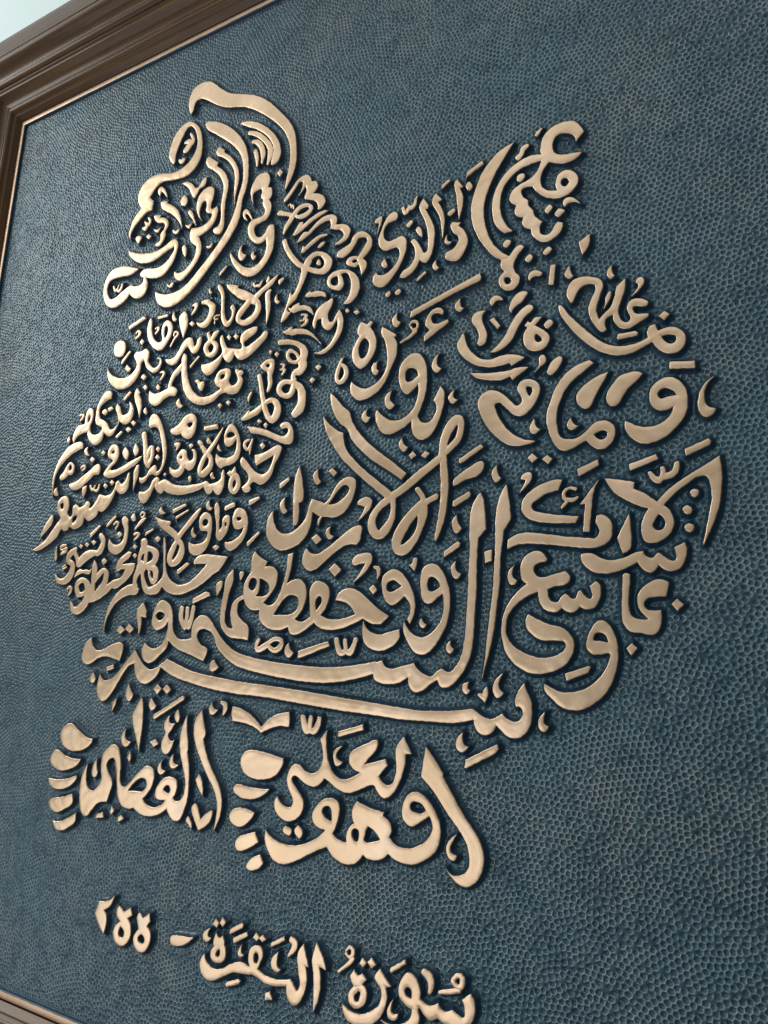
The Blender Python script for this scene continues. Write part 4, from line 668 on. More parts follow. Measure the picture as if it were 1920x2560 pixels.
L|p10008,-3776! 9915,-3911 9798,-4090 9716,-4268 9659,-4441 9652,-4627 9693,-4825 9769,-5005 9879,-5143 9974,-5226! 9917,-5266! 9785,-5168 9661,-5002 9559,-4814 9505,-4637 9493,-4456 9532,-4276 9613,-4070 9733,-3916 9865,-3818|p9893,-5239 9963,-5244 10031,-5165 10099,-5116 10157,-5155! 10089,-5228 10045,-5300 10034,-5381 10058,-5446 10105,-5504 10095,-5583 10039,-5641 9958,-5635 9888,-5584 9863,-5507 9885,-5441 9931,-5404! 9889,-5334|h9921,-5509 9944,-5472 9990,-5483 10014,-5530 9992,-5566 9945,-5562
B|p9413,-4060! 9429,-3980! 9615,-3890! 9635,-3936! 9437,-4035!
M|p9433,-4124 9465,-4128 9499,-4202 9462,-4236 9416,-4171
D|p9907,-5059 9941,-5013 9994,-5039 9977,-5083 9937,-5103
L|p10349,-4042! 10337,-3950 10370,-3824 10472,-3735 10607,-3714 10728,-3751 10816,-3868 10832,-3922! 10750,-4004! 10728,-3935 10651,-3866 10551,-3850 10490,-3903 10479,-4010 10508,-4081 10586,-4126 10696,-4144 10815,-4165! 10761,-4213 10641,-4241 10531,-4211 10441,-4164! 10374,-4247 10341,-4347 10353,-4448 10421,-4523 10543,-4560! 10521,-4463 10554,-4364 10641,-4338 10729,-4389 10772,-4480 10750,-4568 10664,-4638 10555,-4653 10422,-4608 10320,-4523 10250,-4417! 10158,-4401 10112,-4437 10137,-4530 10195,-4584 10196,-4645 10254,-4722 10272,-4800 10368,-4898! 10335,-4961 10347,-5035 10403,-5074 10469,-5056 10512,-4985 10545,-4953! 10600,-4973! 10589,-5053 10513,-5126 10403,-5150 10303,-5095 10246,-5008 10239,-4947! 10165,-4909 10129,-4833 10152,-4772! 10070,-4744 10040,-4662 10062,-4601! 9997,-4551 9978,-4459 10041,-4379 10215,-4320! 10306,-4238 10356,-4118! 10247,-4120 10096,-4147 9980,-4223 9887,-4345 9854,-4497 9869,-4663 9931,-4815 10009,-4910! 9922,-4917! 9813,-4796 9767,-4622 9763,-4458 9814,-4298 9919,-4153 10060,-4060 10211,-4021|h10576,-4468 10598,-4426 10642,-4428 10674,-4486 10631,-4538 10587,-4513
M|p10035,-3976 10082,-3941 10104,-3872 10174,-3845! 10198,-3879 10140,-3935 10129,-3982 10071,-4026
M|p10272,-3765! 10283,-3731 10358,-3701! 10335,-3737 10301,-3788
M|p10133,-4220 10151,-4276 10093,-4314 10061,-4273 10074,-4227
M|p10615,-4766 10610,-4705 10653,-4682 10718,-4707 10793,-4793! 10729,-4751 10664,-4750 10632,-4776
D|p10395,-4768 10445,-4711! 10484,-4752 10434,-4809!
D|p10512,-4843 10555,-4790! 10621,-4832 10599,-4856 10556,-4885
B|p10781,-5254! 10897,-5192! 10886,-5315 10818,-5411!
D|p10382,-5280 10437,-5224! 10476,-5263 10416,-5312!
D|p10170,-5310 10226,-5259! 10260,-5309 10216,-5351!
L|p9260,-4078 9291,-4042! 9371,-4157! 9327,-4163! 9375,-4294 9373,-4422 9334,-4577! 9316,-4431 9291,-4243
M|p10230,-5579 10213,-5540 10229,-5491 10295,-5472 10362,-5511! 10362,-5540 10285,-5539 10246,-5559
B|p10466,-5448! 10520,-5461! 10500,-5686! 10446,-5674!
M|p10676,-5510! 10628,-5579 10634,-5631 10676,-5658 10718,-5639! 10692,-5593
M|p9775,-5785 9756,-5734 9796,-5683 9867,-5686 9914,-5744! 9833,-5738 9798,-5778
M|p9997,-5889 10007,-5798 10085,-5710 10164,-5692 10209,-5725! 10143,-5815! 10054,-5866 10021,-5923!
L|p9541,-5916 9563,-5848 9634,-5827 9706,-5836! 9666,-5893 9674,-5977 9724,-6104 9715,-6219 9645,-6247 9615,-6218! 9636,-6134 9604,-6034 9554,-5966
B|p9762,-5959! 9808,-5939! 9886,-6059! 9857,-6083!
L|p9782,-6352! 9879,-6271 9957,-6171 10023,-6045 10089,-5954 10200,-5873 10256,-5885 10267,-5933 10179,-5995 10103,-6106 10037,-6231 9948,-6318 9834,-6355
L|p10181,-6110! 10213,-6065! 10247,-6089 10290,-6040 10367,-6044! 10291,-6131! 10357,-6178 10423,-6235 10461,-6309 10434,-6382 10359,-6424 10273,-6420 10195,-6362 10166,-6266 10182,-6178 10214,-6139!|h10293,-6256 10314,-6226 10380,-6305 10348,-6333 10299,-6313
D|p10400,-6147 10454,-6090! 10497,-6137 10444,-6189!
L|p9413,-6093! 9436,-6062 9477,-6200 9540,-6305 9649,-6405 9790,-6440 9916,-6415 10052,-6427 10175,-6482! 10031,-6548! 10008,-6510! 9850,-6530 9675,-6501 9519,-6418 9408,-6305 9368,-6192
L|p9541,-6561! 9736,-6597 9908,-6607 10021,-6608! 10099,-6587 10220,-6601! 10045,-6718! 10022,-6670! 9910,-6697 9761,-6675 9620,-6630
M|p10349,-6511 10371,-6487 10408,-6504 10420,-6567 10361,-6612 10297,-6668! 10350,-6589
M|p10447,-6659 10489,-6578 10562,-6536 10599,-6559 10573,-6636 10521,-6704 10469,-6728 10442,-6702
L|p10694,-5946! 10652,-5847 10662,-5760 10715,-5693 10819,-5672 10933,-5703 11004,-5747 11033,-5820 11013,-5903 10982,-5995 10961,-6079 10971,-6146 10991,-6204! 11061,-6132 11111,-6088 11152,-5988 11173,-5895 11178,-5863! 11262,-5795! 11261,-5903 11230,-6005 11200,-6085 11189,-6168 11218,-6249 11256,-6283 11295,-6275 11315,-6236 11287,-6167 11283,-6102 11327,-6047 11404,-6047 11484,-6101 11483,-6133! 11431,-6138 11374,-6115 11335,-6134 11339,-6177 11372,-6211 11486,-6228! 11485,-6259 11409,-6297 11352,-6328 11275,-6350 11197,-6319 11149,-6246 11140,-6169! 11081,-6189 11050,-6237 11065,-6326! 11020,-6339 10970,-6287 10920,-6201 10890,-6108 10890,-6020 10921,-5939 10957,-5858 10953,-5802 10922,-5773 10850,-5768 10788,-5799 10746,-5868 10720,-5935!
M|p11062,-5969 11103,-5901 11118,-5915 11102,-5988 11042,-6084! 11062,-6023
M|p11131,-5611! 11085,-5666 11085,-5722 11114,-5761 11154,-5738! 11125,-5687
M|p11373,-5864! 11388,-5824 11436,-5824 11449,-5881 11396,-5955 11327,-6004! 11386,-5931 11397,-5890
D|p11640,-6233! 11689,-6279! 11642,-6327! 11588,-6275!
L|p10562,-5952! 10589,-5958 10673,-6086 10808,-6245 10959,-6403 11098,-6503 11234,-6537 11368,-6530 11486,-6489! 11473,-6424! 11502,-6367 11549,-6361! 11575,-6438! 11668,-6415 11758,-6437 11819,-6499 11835,-6583 11788,-6666 11698,-6691 11608,-6655 11545,-6582 11522,-6537! 11442,-6574 11328,-6617 11194,-6625 11058,-6581 10909,-6480 10756,-6322 10631,-6145 10568,-6020|h11602,-6490! 11675,-6488 11738,-6505 11750,-6558 11709,-6596 11664,-6583 11628,-6546
B|p11177,-6438! 11187,-6397! 11360,-6398! 11384,-6418! 11378,-6443! 11186,-6450!
B|p11680,-6849! 11682,-6779! 11908,-6811! 11910,-6876!
L|p9645,-6940 9678,-6854 9758,-6808 9838,-6814 9930,-6867 10021,-6957 10099,-7028 10154,-6997 10164,-6955 10108,-6848 10118,-6783 10172,-6741 10259,-6749 10335,-6804 10358,-6884 10326,-6977 10252,-7086 10156,-7145 10068,-7117 9989,-7041 9909,-6958! 9853,-6968 9842,-7005! 9878,-7104 9948,-7223 10049,-7333 10159,-7404 10310,-7447! 10160,-7474 10029,-7460 9895,-7370 9779,-7247 9684,-7080|h10195,-6838 10228,-6815 10277,-6850 10272,-6904 10240,-6943!
M|p10297,-7205! 10255,-7281 10266,-7346 10309,-7362 10367,-7321! 10319,-7288
L|p10891,-6632! 10931,-6671! 10805,-6757 10672,-6865 10600,-6983 10549,-7125 10539,-7251 10560,-7390 10601,-7447 10693,-7467 10773,-7456 10863,-7394 10942,-7321 11030,-7306 11117,-7352 11145,-7436 11115,-7533 11038,-7596 10960,-7593 10892,-7540 10858,-7491! 10763,-7537 10643,-7581 10561,-7552 10488,-7435 10446,-7303 10439,-7164 10475,-7030 10537,-6877 10630,-6751 10764,-6665|h10922,-7441! 10991,-7408 11058,-7416 11068,-7468 11019,-7508 10971,-7493
L|p11078,-6790! 11043,-6868 10974,-6973 10924,-7080! 10894,-7139 10844,-7153 10784,-7114 10754,-7046 10764,-6974 10835,-6900 10945,-6832
L|p11418,-6864! 11361,-6926 11284,-6987 11226,-7070 11178,-7146 11110,-7162 11072,-7121 11063,-7048 11103,-6960 11191,-6859 11296,-6829 11381,-6837
M|p10688,-7238! 10657,-7307 10673,-7351 10713,-7366 10768,-7331! 10723,-7305
D|p10279,-7576! 10333,-7634! 10281,-7677! 10232,-7625!
D|p10443,-7613! 10495,-7660! 10454,-7703! 10391,-7650!
B|p10773,-7854! 10763,-7792! 10969,-7710! 10979,-7766! 10783,-7860!
M|p10160,-7850! 10186,-7795 10271,-7791 10272,-7854 10230,-7913 10146,-7991! 10193,-7921 10219,-7855!
L|p11247,-7337! 11289,-7362 11372,-7407 11482,-7425 11591,-7399 11673,-7330 11711,-7237! 11639,-7267 11567,-7262 11504,-7209 11483,-7126 11508,-7019 11573,-6959 11673,-6939 11761,-6987 11821,-7085 11835,-7205 11814,-7329 11732,-7445 11606,-7547 11479,-7587 11388,-7577 11305,-7514 11250,-7428|h11561,-7087 11599,-7043 11653,-7046 11706,-7078 11740,-7137! 11651,-7140 11596,-7152 11565,-7123
M|p12074,-6996! 12012,-7064 11984,-7157 11997,-7265 12039,-7300 12081,-7315 12062,-7360 12002,-7386 11952,-7356 11929,-7266 11940,-7170 11969,-7087 12013,-7035
B|p11803,-7741! 11800,-7683! 12012,-7601! 12028,-7631! 12019,-7659! 11812,-7747!
B|p11282,-7838! 11278,-7788! 11531,-7709! 11548,-7755! 11291,-7848!
C|s11473,-7893,16 11517,-7954,27 11561,-7967,29 11598,-7913,23 11590,-7855,18|s11588,-7941,29 11650,-7927,29 11704,-7893,28 11723,-7819,22
L|p11039,-7913! 11194,-7941 11324,-7975! 11314,-8037! 11431,-8103 11536,-8187! 11609,-8097 11733,-8002 11865,-7919 11994,-7846 12096,-7781! 12112,-7922 12107,-8059 12080,-8249 12025,-8418 11937,-8608! 11966,-8460 11995,-8326 12021,-8172 12009,-8024 11973,-7961 11906,-7960 11802,-8026 11687,-8112 11593,-8219! 11649,-8278 11681,-8382 11662,-8465 11599,-8536 11511,-8574 11431,-8567 11388,-8490 11390,-8386 11418,-8303 11460,-8239! 11357,-8204 11220,-8128 11118,-8043|h11547,-8296! 11586,-8331 11607,-8397 11584,-8452 11540,-8464 11496,-8439 11488,-8391
D|p11834,-8113 11869,-8078 11910,-8109 11875,-8158
D|p11765,-8271 11805,-8236 11846,-8280 11802,-8319
D|p11773,-8447 11817,-8408 11858,-8446 11823,-8490
L|p10802,-8667! 10907,-8665 10973,-8705 11067,-8736 11205,-8721 11324,-8668 11387,-8660! 11394,-8663! 11420,-8706 11482,-8726 11535,-8677 11578,-8710 11663,-8758 11698,-8732 11683,-8631! 11770,-8588! 11785,-8635 11779,-8725 11739,-8805 11670,-8849 11601,-8839 11533,-8783! 11506,-8837 11453,-8859 11400,-8835 11344,-8755! 11230,-8813 11092,-8858 10999,-8861 10906,-8837 10840,-8788 10801,-8720
L|p11269,-8285! 11281,-8429 11278,-8618 11204,-8667! 11160,-8528 11165,-8500!
L|p10603,-7890! 10563,-7994! 10451,-8017 10348,-8071 10276,-8138 10297,-8191 10360,-8220 10534,-8255 10773,-8284! 10743,-8346! 10534,-8336 10330,-8310 10214,-8248 10171,-8173 10190,-8071 10274,-7983 10388,-7920 10512,-7888
L|p10978,-7915! 10934,-8011 10909,-8148! 10879,-8441! 10821,-8439! 10831,-8301 10846,-8154! 10793,-8156!
C|s10744,-7997,12 10674,-7982,13 10624,-8019,16 10624,-8080,18 10664,-8102,18 10724,-8106,17 10763,-8084,8|s10664,-8112,16 10604,-8179,11
L|p10023,-8588! 10026,-8496! 10122,-8443 10248,-8428 10434,-8452 10635,-8485 10812,-8502 10936,-8516! 10984,-8465 10975,-8416 10947,-8356! 10957,-8284! 11023,-8283 11089,-8344 11107,-8432 11078,-8536 10993,-8591 10879,-8606 10685,-8585 10434,-8552 10228,-8539 10113,-8550
M|p10100,-8763! 10038,-8832 10034,-8913 10067,-8963 10109,-8959 10129,-8924! 10086,-8893 10075,-8833
L|p10435,-8691! 10446,-8721 10375,-8739 10314,-8777 10309,-8827 10346,-8882 10397,-8897 10517,-8870 10636,-8838! 10685,-8892 10675,-8940 10636,-8968 10538,-8982 10458,-9015! 10465,-9092 10500,-9140 10560,-9149 10599,-9101 10638,-9063 10667,-9082 10706,-9115 10749,-9106 10769,-9044 10793,-9030 10831,-9082 10888,-9115 10911,-9082 10883,-8988! 10940,-8941! 10982,-8979 10982,-9092 10934,-9185 10859,-9214 10802,-9196 10788,-9182! 10754,-9224 10687,-9244 10628,-9216 10604,-9192! 10560,-9236 10481,-9236 10411,-9198 10370,-9121 10364,-9033! 10257,-9077 10134,-9161 10042,-9280 10018,-9389 10025,-9487 10100,-9592 10234,-9664 10385,-9701 10503,-9687 10620,-9631 10649,-9565 10620,-9523! 10502,-9522 10383,-9516 10272,-9442 10230,-9365 10260,-9272! 10362,-9324 10482,-9370 10600,-9397 10677,-9452 10725,-9544 10706,-9656 10630,-9761 10485,-9833 10317,-9855 10165,-9800 10039,-9681 9978,-9507 9980,-9350 10030,-9191 10122,-9062 10240,-8958! 10191,-8915 10170,-8835 10179,-8744 10230,-8665 10312,-8623 10394,-8640
L|p10432,-9956! 10505,-9989 10602,-10020 10726,-10013 10866,-9959 10986,-9853 11060,-9724 11079,-9642 11065,-9624! 10978,-9637 10913,-9644 10858,-9595 10853,-9521 10886,-9428 10952,-9334 11008,-9319 11063,-9360 11117,-9450 11147,-9576 11141,-9729 11094,-9892 11003,-10031 10865,-10139 10726,-10180 10602,-10157 10496,-10073 10437,-10012|h10914,-9501 10933,-9445 10979,-9431 11034,-9461 11066,-9534! 10988,-9522 10923,-9515
B|p10654,-9903! 10640,-9844! 10866,-9760! 10885,-9768! 10866,-9814! 10669,-9902!
D|p11280,-9530! 11329,-9575! 11274,-9640! 11231,-9579!
D|p11692,-9113! 11746,-9164! 11694,-9218! 11643,-9156!
M|p9990,-9876! 9908,-9957 9889,-10045 9932,-10114 9969,-10107 10004,-10066! 9957,-10031 9950,-9964
L|p11206,-8891! 11230,-8867 11269,-8880! 11264,-8981 11250,-9142 11264,-9238 11303,-9293 11395,-9307 11437,-9303! 11366,-9221 11336,-9134 11361,-9038 11439,-8966 11516,-8931 11577,-8936 11622,-8960! 11596,-9086! 11491,-9090 11421,-9110 11394,-9157 11412,-9205 11458,-9220 11548,-9219! 11538,-9375 11491,-9431 11431,-9444 11355,-9426 11277,-9420 11216,-9366 11193,-9287 11196,-9061
L|p3973,-10187! 4066,-10255 4201,-10235 4306,-10164 4421,-10041 4535,-9918 4625,-9824! 4705,-9912 4814,-10010 4952,-10068 5058,-10044 5157,-9983 5255,-9916! 5458,-9982 5727,-10056 6066,-10100 6375,-10128 6460,-10139 6922,-10162 7503,-10196 8049,-10238 8487,-10269 8815,-10294 9052,-10307 9281,-10295 9504,-10274 9666,-10243! 9721,-10277 9796,-10319 9881,-10332 9953,-10298 9994,-10271! 10036,-10310 10108,-10337 10168,-10333 10213,-10269 10207,-10213 10176,-10183 10146,-10190! 10130,-10135 10164,-10038 10224,-9959! 10245,-10024 10296,-10123 10307,-10262 10279,-10384 10211,-10463 10131,-10493 10049,-10477 9976,-10418 9934,-10384! 9884,-10464 9801,-10490 9726,-10458 9692,-10385 9690,-10347! 9562,-10381 9397,-10404 9172,-10407 8821,-10410 8494,-10392 8059,-10375 7516,-10338 6936,-10298 6477,-10287 6392,-10280 6085,-10255 5746,-10202 5446,-10144 5261,-10079 5145,-10021! 5090,-10137 4959,-10233 4853,-10258 4733,-10207 4670,-10107 4642,-9992! 4519,-10049 4392,-10212 4283,-10374 4151,-10512 4055,-10532 3972,-10458 3941,-10341
M|p9620,-9973! 9556,-10006 9552,-10066 9597,-10102 9634,-10066! 9606,-10033
B|p9721,-10099! 9748,-10083 9775,-10100! 9790,-10051 9821,-10011! 9838,-10077 9803,-10171!
M|p10435,-10225! 10377,-10302 10383,-10375 10427,-10408 10475,-10358! 10431,-10325
M|p9565,-10491! 9502,-10564 9499,-10641 9560,-10683 9634,-10623! 9580,-10605
B|p9597,-10830! 9611,-10753! 9948,-10570! 9960,-10616! 9930,-10656! 9619,-10833!
F|p3424,-10895! 3528,-10893 3667,-10967 3844,-11043 3977,-11057! 3974,-11096 3870,-11183 3718,-11236 3535,-11247 3378,-11190 3302,-11078 3323,-10970
F|p3206,-11286 3288,-11271 3447,-11328 3639,-11354 3780,-11346! 3715,-11430 3545,-11506 3362,-11533 3204,-11484 3146,-11411
F|p3167,-11666! 3347,-11665 3548,-11629 3721,-11571! 3746,-11593 3681,-11677 3513,-11761 3309,-11786 3192,-11735
F|p3237,-11950 3334,-11912 3515,-11876 3688,-11817! 3719,-11927 3585,-12020 3433,-12085 3304,-12070 3239,-12014
F|p3365,-12215! 3537,-12191 3686,-12120 3814,-12053! 3823,-12151 3710,-12242 3560,-12308 3434,-12294
L|p3940,-11393! 3936,-11534 3983,-11680 4089,-11723 4194,-11655 4252,-11548! 4212,-11377 4233,-11224 4332,-11126 4441,-11090 4526,-11145 4596,-11336 4602,-11484 4637,-11578 4697,-11607 4828,-11507 4953,-11383 5083,-11297 5193,-11321 5233,-11412 5208,-11534 5120,-11652 5066,-11700! 5119,-11758 5281,-11784 5411,-11732 5478,-11665! 5333,-11672 5282,-11620 5325,-11497 5432,-11402 5566,-11386 5641,-11436 5640,-11552 5592,-11628! 5672,-11664 5763,-11595 5791,-11442 5735,-11274 5662,-11106 5623,-10944 5647,-10751 5713,-10614! 5722,-10745 5764,-10931 5777,-11024! 5763,-11049! 5818,-11207 5848,-11435 5847,-11607 5802,-11761 5735,-11873 5637,-11886 5543,-11819 5510,-11766! 5409,-11837 5245,-11894 5069,-11895 4916,-11832! 4830,-11856 4698,-11837 4608,-11739 4563,-11586 4508,-11371 4452,-11265 4360,-11286 4317,-11366 4371,-11460 4467,-11573 4447,-11674 4397,-11827! 4231,-11861 4133,-11960 4033,-12054 3929,-12025 3868,-11895 3841,-11722 3857,-11542|h4777,-11646! 4869,-11538 5000,-11451 5091,-11464 5120,-11533 5044,-11619 4920,-11628|h5411,-11557! 5446,-11500 5512,-11486 5546,-11541 5510,-11591!
D|p4228,-12058! 4238,-12008! 4346,-11968! 4375,-12025!
D|p4484,-11944! 4509,-11874! 4563,-11915! 4526,-11969!
D|p4660,-12046! 4650,-11988! 4700,-11957! 4752,-11992!
L|p4852,-10453! 4893,-10539 4918,-10811 4912,-11009 4911,-11120! 4819,-10944 4716,-10702 4769,-10573
M|p4613,-10874! 4551,-10955 4568,-11053 4650,-11096 4731,-11026! 4633,-10997
M|p4113,-11312! 4051,-11407 4052,-11521 4116,-11545 4161,-11471! 4133,-11424
B|p4699,-11227! 4743,-11155! 4772,-11220 4754,-11283!
D|p5099,-10992! 5191,-10953! 5243,-11003! 5170,-11046!
M|p5400,-10638! 5332,-10716 5327,-10802 5360,-10847 5313,-10948 5312,-11057 5390,-11115 5469,-11066 5519,-10930! 5452,-10948 5408,-10879 5465,-10790 5507,-10726! 5430,-10733 5400,-10699
M|p5343,-11209! 5285,-11287 5304,-11357 5358,-11368 5420,-11320! 5348,-11304
M|p5535,-11107! 5484,-11171 5496,-11253 5551,-11276 5637,-11226! 5558,-11211
L|p5959,-10529! 6001,-10668 6053,-10816 6018,-10866! 6090,-11044 6208,-11227 6339,-11393 6405,-11552 6396,-11741 6323,-11906! 6344,-11693 6328,-11562 6249,-11426 6118,-11271 6001,-11111 5898,-10947 5850,-10775 5873,-10631
B|p5953,-11370! 6001,-11301! 6047,-11348 6084,-11446 6088,-11536! 6013,-11454
F|p5933,-11714 5973,-11647 6026,-11679 6092,-11817! 6163,-11751 6250,-11695 6276,-11713 6236,-11830 6076,-11942! 6008,-11851
M|p5855,-11861! 5881,-11812 5927,-11851 5960,-11914 5955,-11942!
F|p6450,-10540 6455,-10447! 6557,-10457 6716,-10508 6845,-10589 6926,-10656! 7020,-10564 7159,-10487 7328,-10452! 7343,-10539 7335,-10616! 7186,-10617 7045,-10662 6933,-10716! 6822,-10659 6668,-10626 6474,-10613!
F|p6664,-11010 6762,-10939 6880,-10927 7073,-10947 7291,-10979! 7284,-11055 7196,-11173 7058,-11232 6884,-11246 6731,-11203 6660,-11111
F|p6571,-11399 6625,-11342 6777,-11352 6954,-11352 7112,-11344! 7046,-11406 6908,-11472 6747,-11487 6623,-11458
F|p6551,-11687 6612,-11624 6759,-11599 6924,-11626! 6874,-11708 6751,-11801 6647,-11805 6567,-11762
C|s7535,-10501,34 7562,-10574,40 7595,-10636,36 7635,-10622,29 7641,-10525,30 7645,-10492,27|s7642,-10622,25 7691,-10639,33 7741,-10581,36 7767,-10493,26
B|p8039,-10662! 8042,-10609! 8356,-10510! 8366,-10561! 8059,-10660!
M|p8098,-10761! 7999,-10822 7992,-10906 8029,-10975 8074,-10970 8111,-10935! 8037,-10902 8033,-10840
L|p7884,-10612! 7880,-10729 7905,-10884 7961,-11013 8045,-11097 8162,-11114 8285,-11060 8363,-11015! 8254,-10982 8205,-10915 8212,-10832 8303,-10762 8437,-10698 8546,-10657 8550,-10738 8458,-10848 8389,-10937! 8523,-10892 8666,-10847! 8693,-10904! 8592,-11025! 8631,-11080 8705,-11111 8763,-11084 8794,-11002 8806,-10892 8791,-10725 8880,-10597! 8981,-10756! 8906,-10763! 8906,-10882 8865,-11014 8802,-11148 8700,-11239 8627,-11229 8549,-11134! 8512,-11124 8356,-11192 8209,-11246 8066,-11217 7958,-11158 7884,-11126! 7817,-11206 7726,-11237 7616,-11209 7501,-11148 7447,-11154 7438,-11208 7514,-11294 7604,-11388 7620,-11490 7554,-11592 7423,-11652 7294,-11617 7216,-11533 7208,-11449 7246,-11407! 7309,-11478 7423,-11505 7473,-11446 7453,-11375 7388,-11278 7367,-11195 7399,-11085 7463,-11025 7532,-11028 7633,-11091 7755,-11088 7828,-11007 7851,-10868 7798,-10715!
D|p7393,-11708! 7479,-11747 7450,-11803! 7356,-11760
D|p7562,-11679! 7635,-11745 7594,-11812! 7520,-11741
L|p7110,-11797! 7210,-11864 7359,-11903 7555,-11893 7725,-11834 7856,-11754 7943,-11669! 7813,-11642 7754,-11556 7797,-11443 7893,-11357 8010,-11329 8098,-11377 8113,-11468 8081,-11603 8037,-11695! 8108,-11743 8216,-11759! 8232,-11766! 8221,-11689 8246,-11606 8317,-11551! 8282,-11482 8288,-11391 8333,-11320! 8490,-11365 8672,-11389! 8663,-11429! 8761,-11493 8777,-11568 8750,-11620! 8811,-11679 8905,-11707 9019,-11694 9140,-11638 9225,-11551 9260,-11443 9217,-11351! 9108,-11427 9020,-11477 8950,-11459 8901,-11399 8897,-11313 8938,-11201 9027,-11137 9119,-11150 9211,-11214 9293,-11317 9341,-11422 9346,-11551 9307,-11668 9201,-11768 9059,-11842 8924,-11850 8807,-11822 8752,-11783! 8691,-11841 8586,-11877 8490,-11873 8445,-11842! 8348,-11945 8230,-11976 8089,-11940 7973,-11841! 7834,-11902 7669,-11994 7501,-12081 7379,-12115 7250,-12089 7158,-11995 7111,-11893|h7887,-11498 7891,-11444 7940,-11411 8002,-11443 8020,-11573! 7943,-11557|h8285,-11630 8320,-11595 8371,-11608 8386,-11664 8354,-11733 8303,-11706|h8457,-11712 8457,-11624 8489,-11551! 8576,-11587 8647,-11669! 8547,-11708|h8995,-11319 8998,-11251 9054,-11225 9123,-11245 9176,-11304! 9127,-11339 9048,-11340
L|p9149,-10673! 9238,-10771 9355,-10912! 9357,-10950! 9472,-11115 9607,-11302 9737,-11447 9812,-11571 9831,-11701 9789,-11841 9688,-11938 9595,-11954 9499,-11900 9421,-11823! 9498,-11873 9603,-11855 9663,-11791 9677,-11709 9652,-11578 9569,-11454 9413,-11291 9274,-11121 9111,-10978! 9110,-10949! 9126,-10802
M|p9527,-11487! 9434,-11575 9420,-11650 9450,-11718 9509,-11736 9534,-11687! 9469,-11661 9467,-11597
F|p6673,-11987 6724,-11923 6955,-11840! 7012,-11935! 6906,-12007 6760,-12071 6690,-12054
F|p6871,-12205 6938,-12126 7054,-12073! 7109,-12152! 7041,-12218 6933,-12256 6874,-12239
G|p4475,-13050! 4633,-13012 4742,-12941! 4694,-13052 4573,-13134! 4638,-13198 4643,-13299 4621,-13405! 4541,-13337 4421,-13207!
G|p4819,-13079! 4852,-13039 4940,-13089! 5058,-13017! 5097,-13093! 5015,-13150! 5044,-13169 5092,-13226 5098,-13340 5025,-13446 4927,-13483 4826,-13430 4796,-13336 4835,-13252 4906,-13205! 4830,-13144|h4915,-13253! 4990,-13313 4974,-13374 4923,-13385 4882,-13343
G|p5188,-13100! 5217,-13044 5289,-13096! 5390,-13019! 5416,-13104! 5364,-13172! 5434,-13223 5448,-13317 5381,-13444 5286,-13480 5190,-13436 5158,-13344 5201,-13262 5234,-13231!|h5292,-13276 5347,-13305 5343,-13363 5296,-13381 5242,-13360 5239,-13311
L|p5781,-13255 5785,-13199 5876,-13172 6039,-13154 6141,-13141! 6048,-13223 5937,-13270 5821,-13286
D|p6476,-12870! 6526,-12901! 6498,-12956! 6435,-12928!
D|p6577,-12834! 6628,-12873! 6588,-12930! 6538,-12899!
M|p6395,-12985! 6306,-13044 6303,-13110 6355,-13140 6419,-13086! 6370,-13072
B|p6698,-12980! 6704,-12931! 6864,-12834! 6889,-12853! 6880,-12879! 6721,-12976!
B|p6765,-13062! 6760,-13016! 6951,-12912! 6967,-12949! 6787,-13058!
L|s6565,-13129,29 6491,-13193,33 6476,-13260,40 6539,-13295,27 6614,-13246,39 6616,-13166,42 6577,-13126,37|p6467,-13092! 6494,-13022! 6545,-13060! 6599,-13025! 6629,-13083! 6612,-13135 6487,-13161
M|p6889,-13060! 6842,-13142 6858,-13186 6923,-13164! 6887,-13140
D|p7083,-12894! 7130,-12931! 7102,-12976! 7044,-12949!
D|p7181,-12897! 7229,-12934! 7178,-12968! 7131,-12939!
B|p7299,-12989! 7306,-12949! 7477,-12852! 7491,-12887! 7320,-12985!
M|p7409,-13028! 7332,-13106 7340,-13196 7407,-13227 7456,-13193! 7411,-13165
C|s7583,-12868,33 7626,-12890,38 7611,-12954,30 7556,-13027,12
L|p6347,-13272! 6367,-13333 6469,-13391 6606,-13376 6735,-13299 6887,-13242 7034,-13264! 7002,-13178 7014,-13081 7085,-13027 7173,-13032 7202,-13103 7168,-13188 7142,-13256! 7243,-13294 7414,-13301 7597,-13259! 7641,-13294 7688,-13357! 7733,-13287 7700,-13146 7676,-12985 7748,-12872! 7826,-13080! 7786,-13082! 7814,-13179 7804,-13300 7736,-13449 7660,-13497 7584,-13456 7552,-13329! 7399,-13365 7251,-13369 7139,-13333 7073,-13325! 6943,-13347 6788,-13367 6638,-13448 6485,-13523 6366,-13510 6296,-13429 6295,-13332|h7074,-13131 7093,-13096 7137,-13102 7143,-13162 7115,-13207 7081,-13192
B|p6712,-13533! 6701,-13497! 6873,-13418! 6908,-13433! 6889,-13461! 6728,-13530!
D|p7278,-13537! 7272,-13471! 7333,-13441! 7371,-13508!
L|p7915,-12822! 8015,-12957 8052,-13059! 7962,-13042! 7991,-13154 7985,-13331 7920,-13499! 7915,-13318 7900,-13130 7870,-13003
C|s8297,-12817,13 8337,-12776,16 8380,-12799,21 8373,-12849,20 8333,-12874,13 8300,-12849,16|s8386,-12879,17 8327,-12940,18 8217,-13037,13
D|p8498,-12846! 8551,-12882! 8513,-12931! 8470,-12900!
D|p8609,-12822! 8663,-12874! 8615,-12916! 8561,-12872!
L|s8455,-13135,28 8387,-13214,34 8403,-13289,37 8465,-13298,27 8523,-13237,36 8527,-13149,38 8464,-13125,31|p8365,-13044! 8403,-12979! 8458,-13031! 8507,-12996! 8561,-13039! 8513,-13089 8505,-13123 8424,-13142
B|p8834,-12898! 8842,-12865! 9002,-12752! 9013,-12788! 8854,-12902!
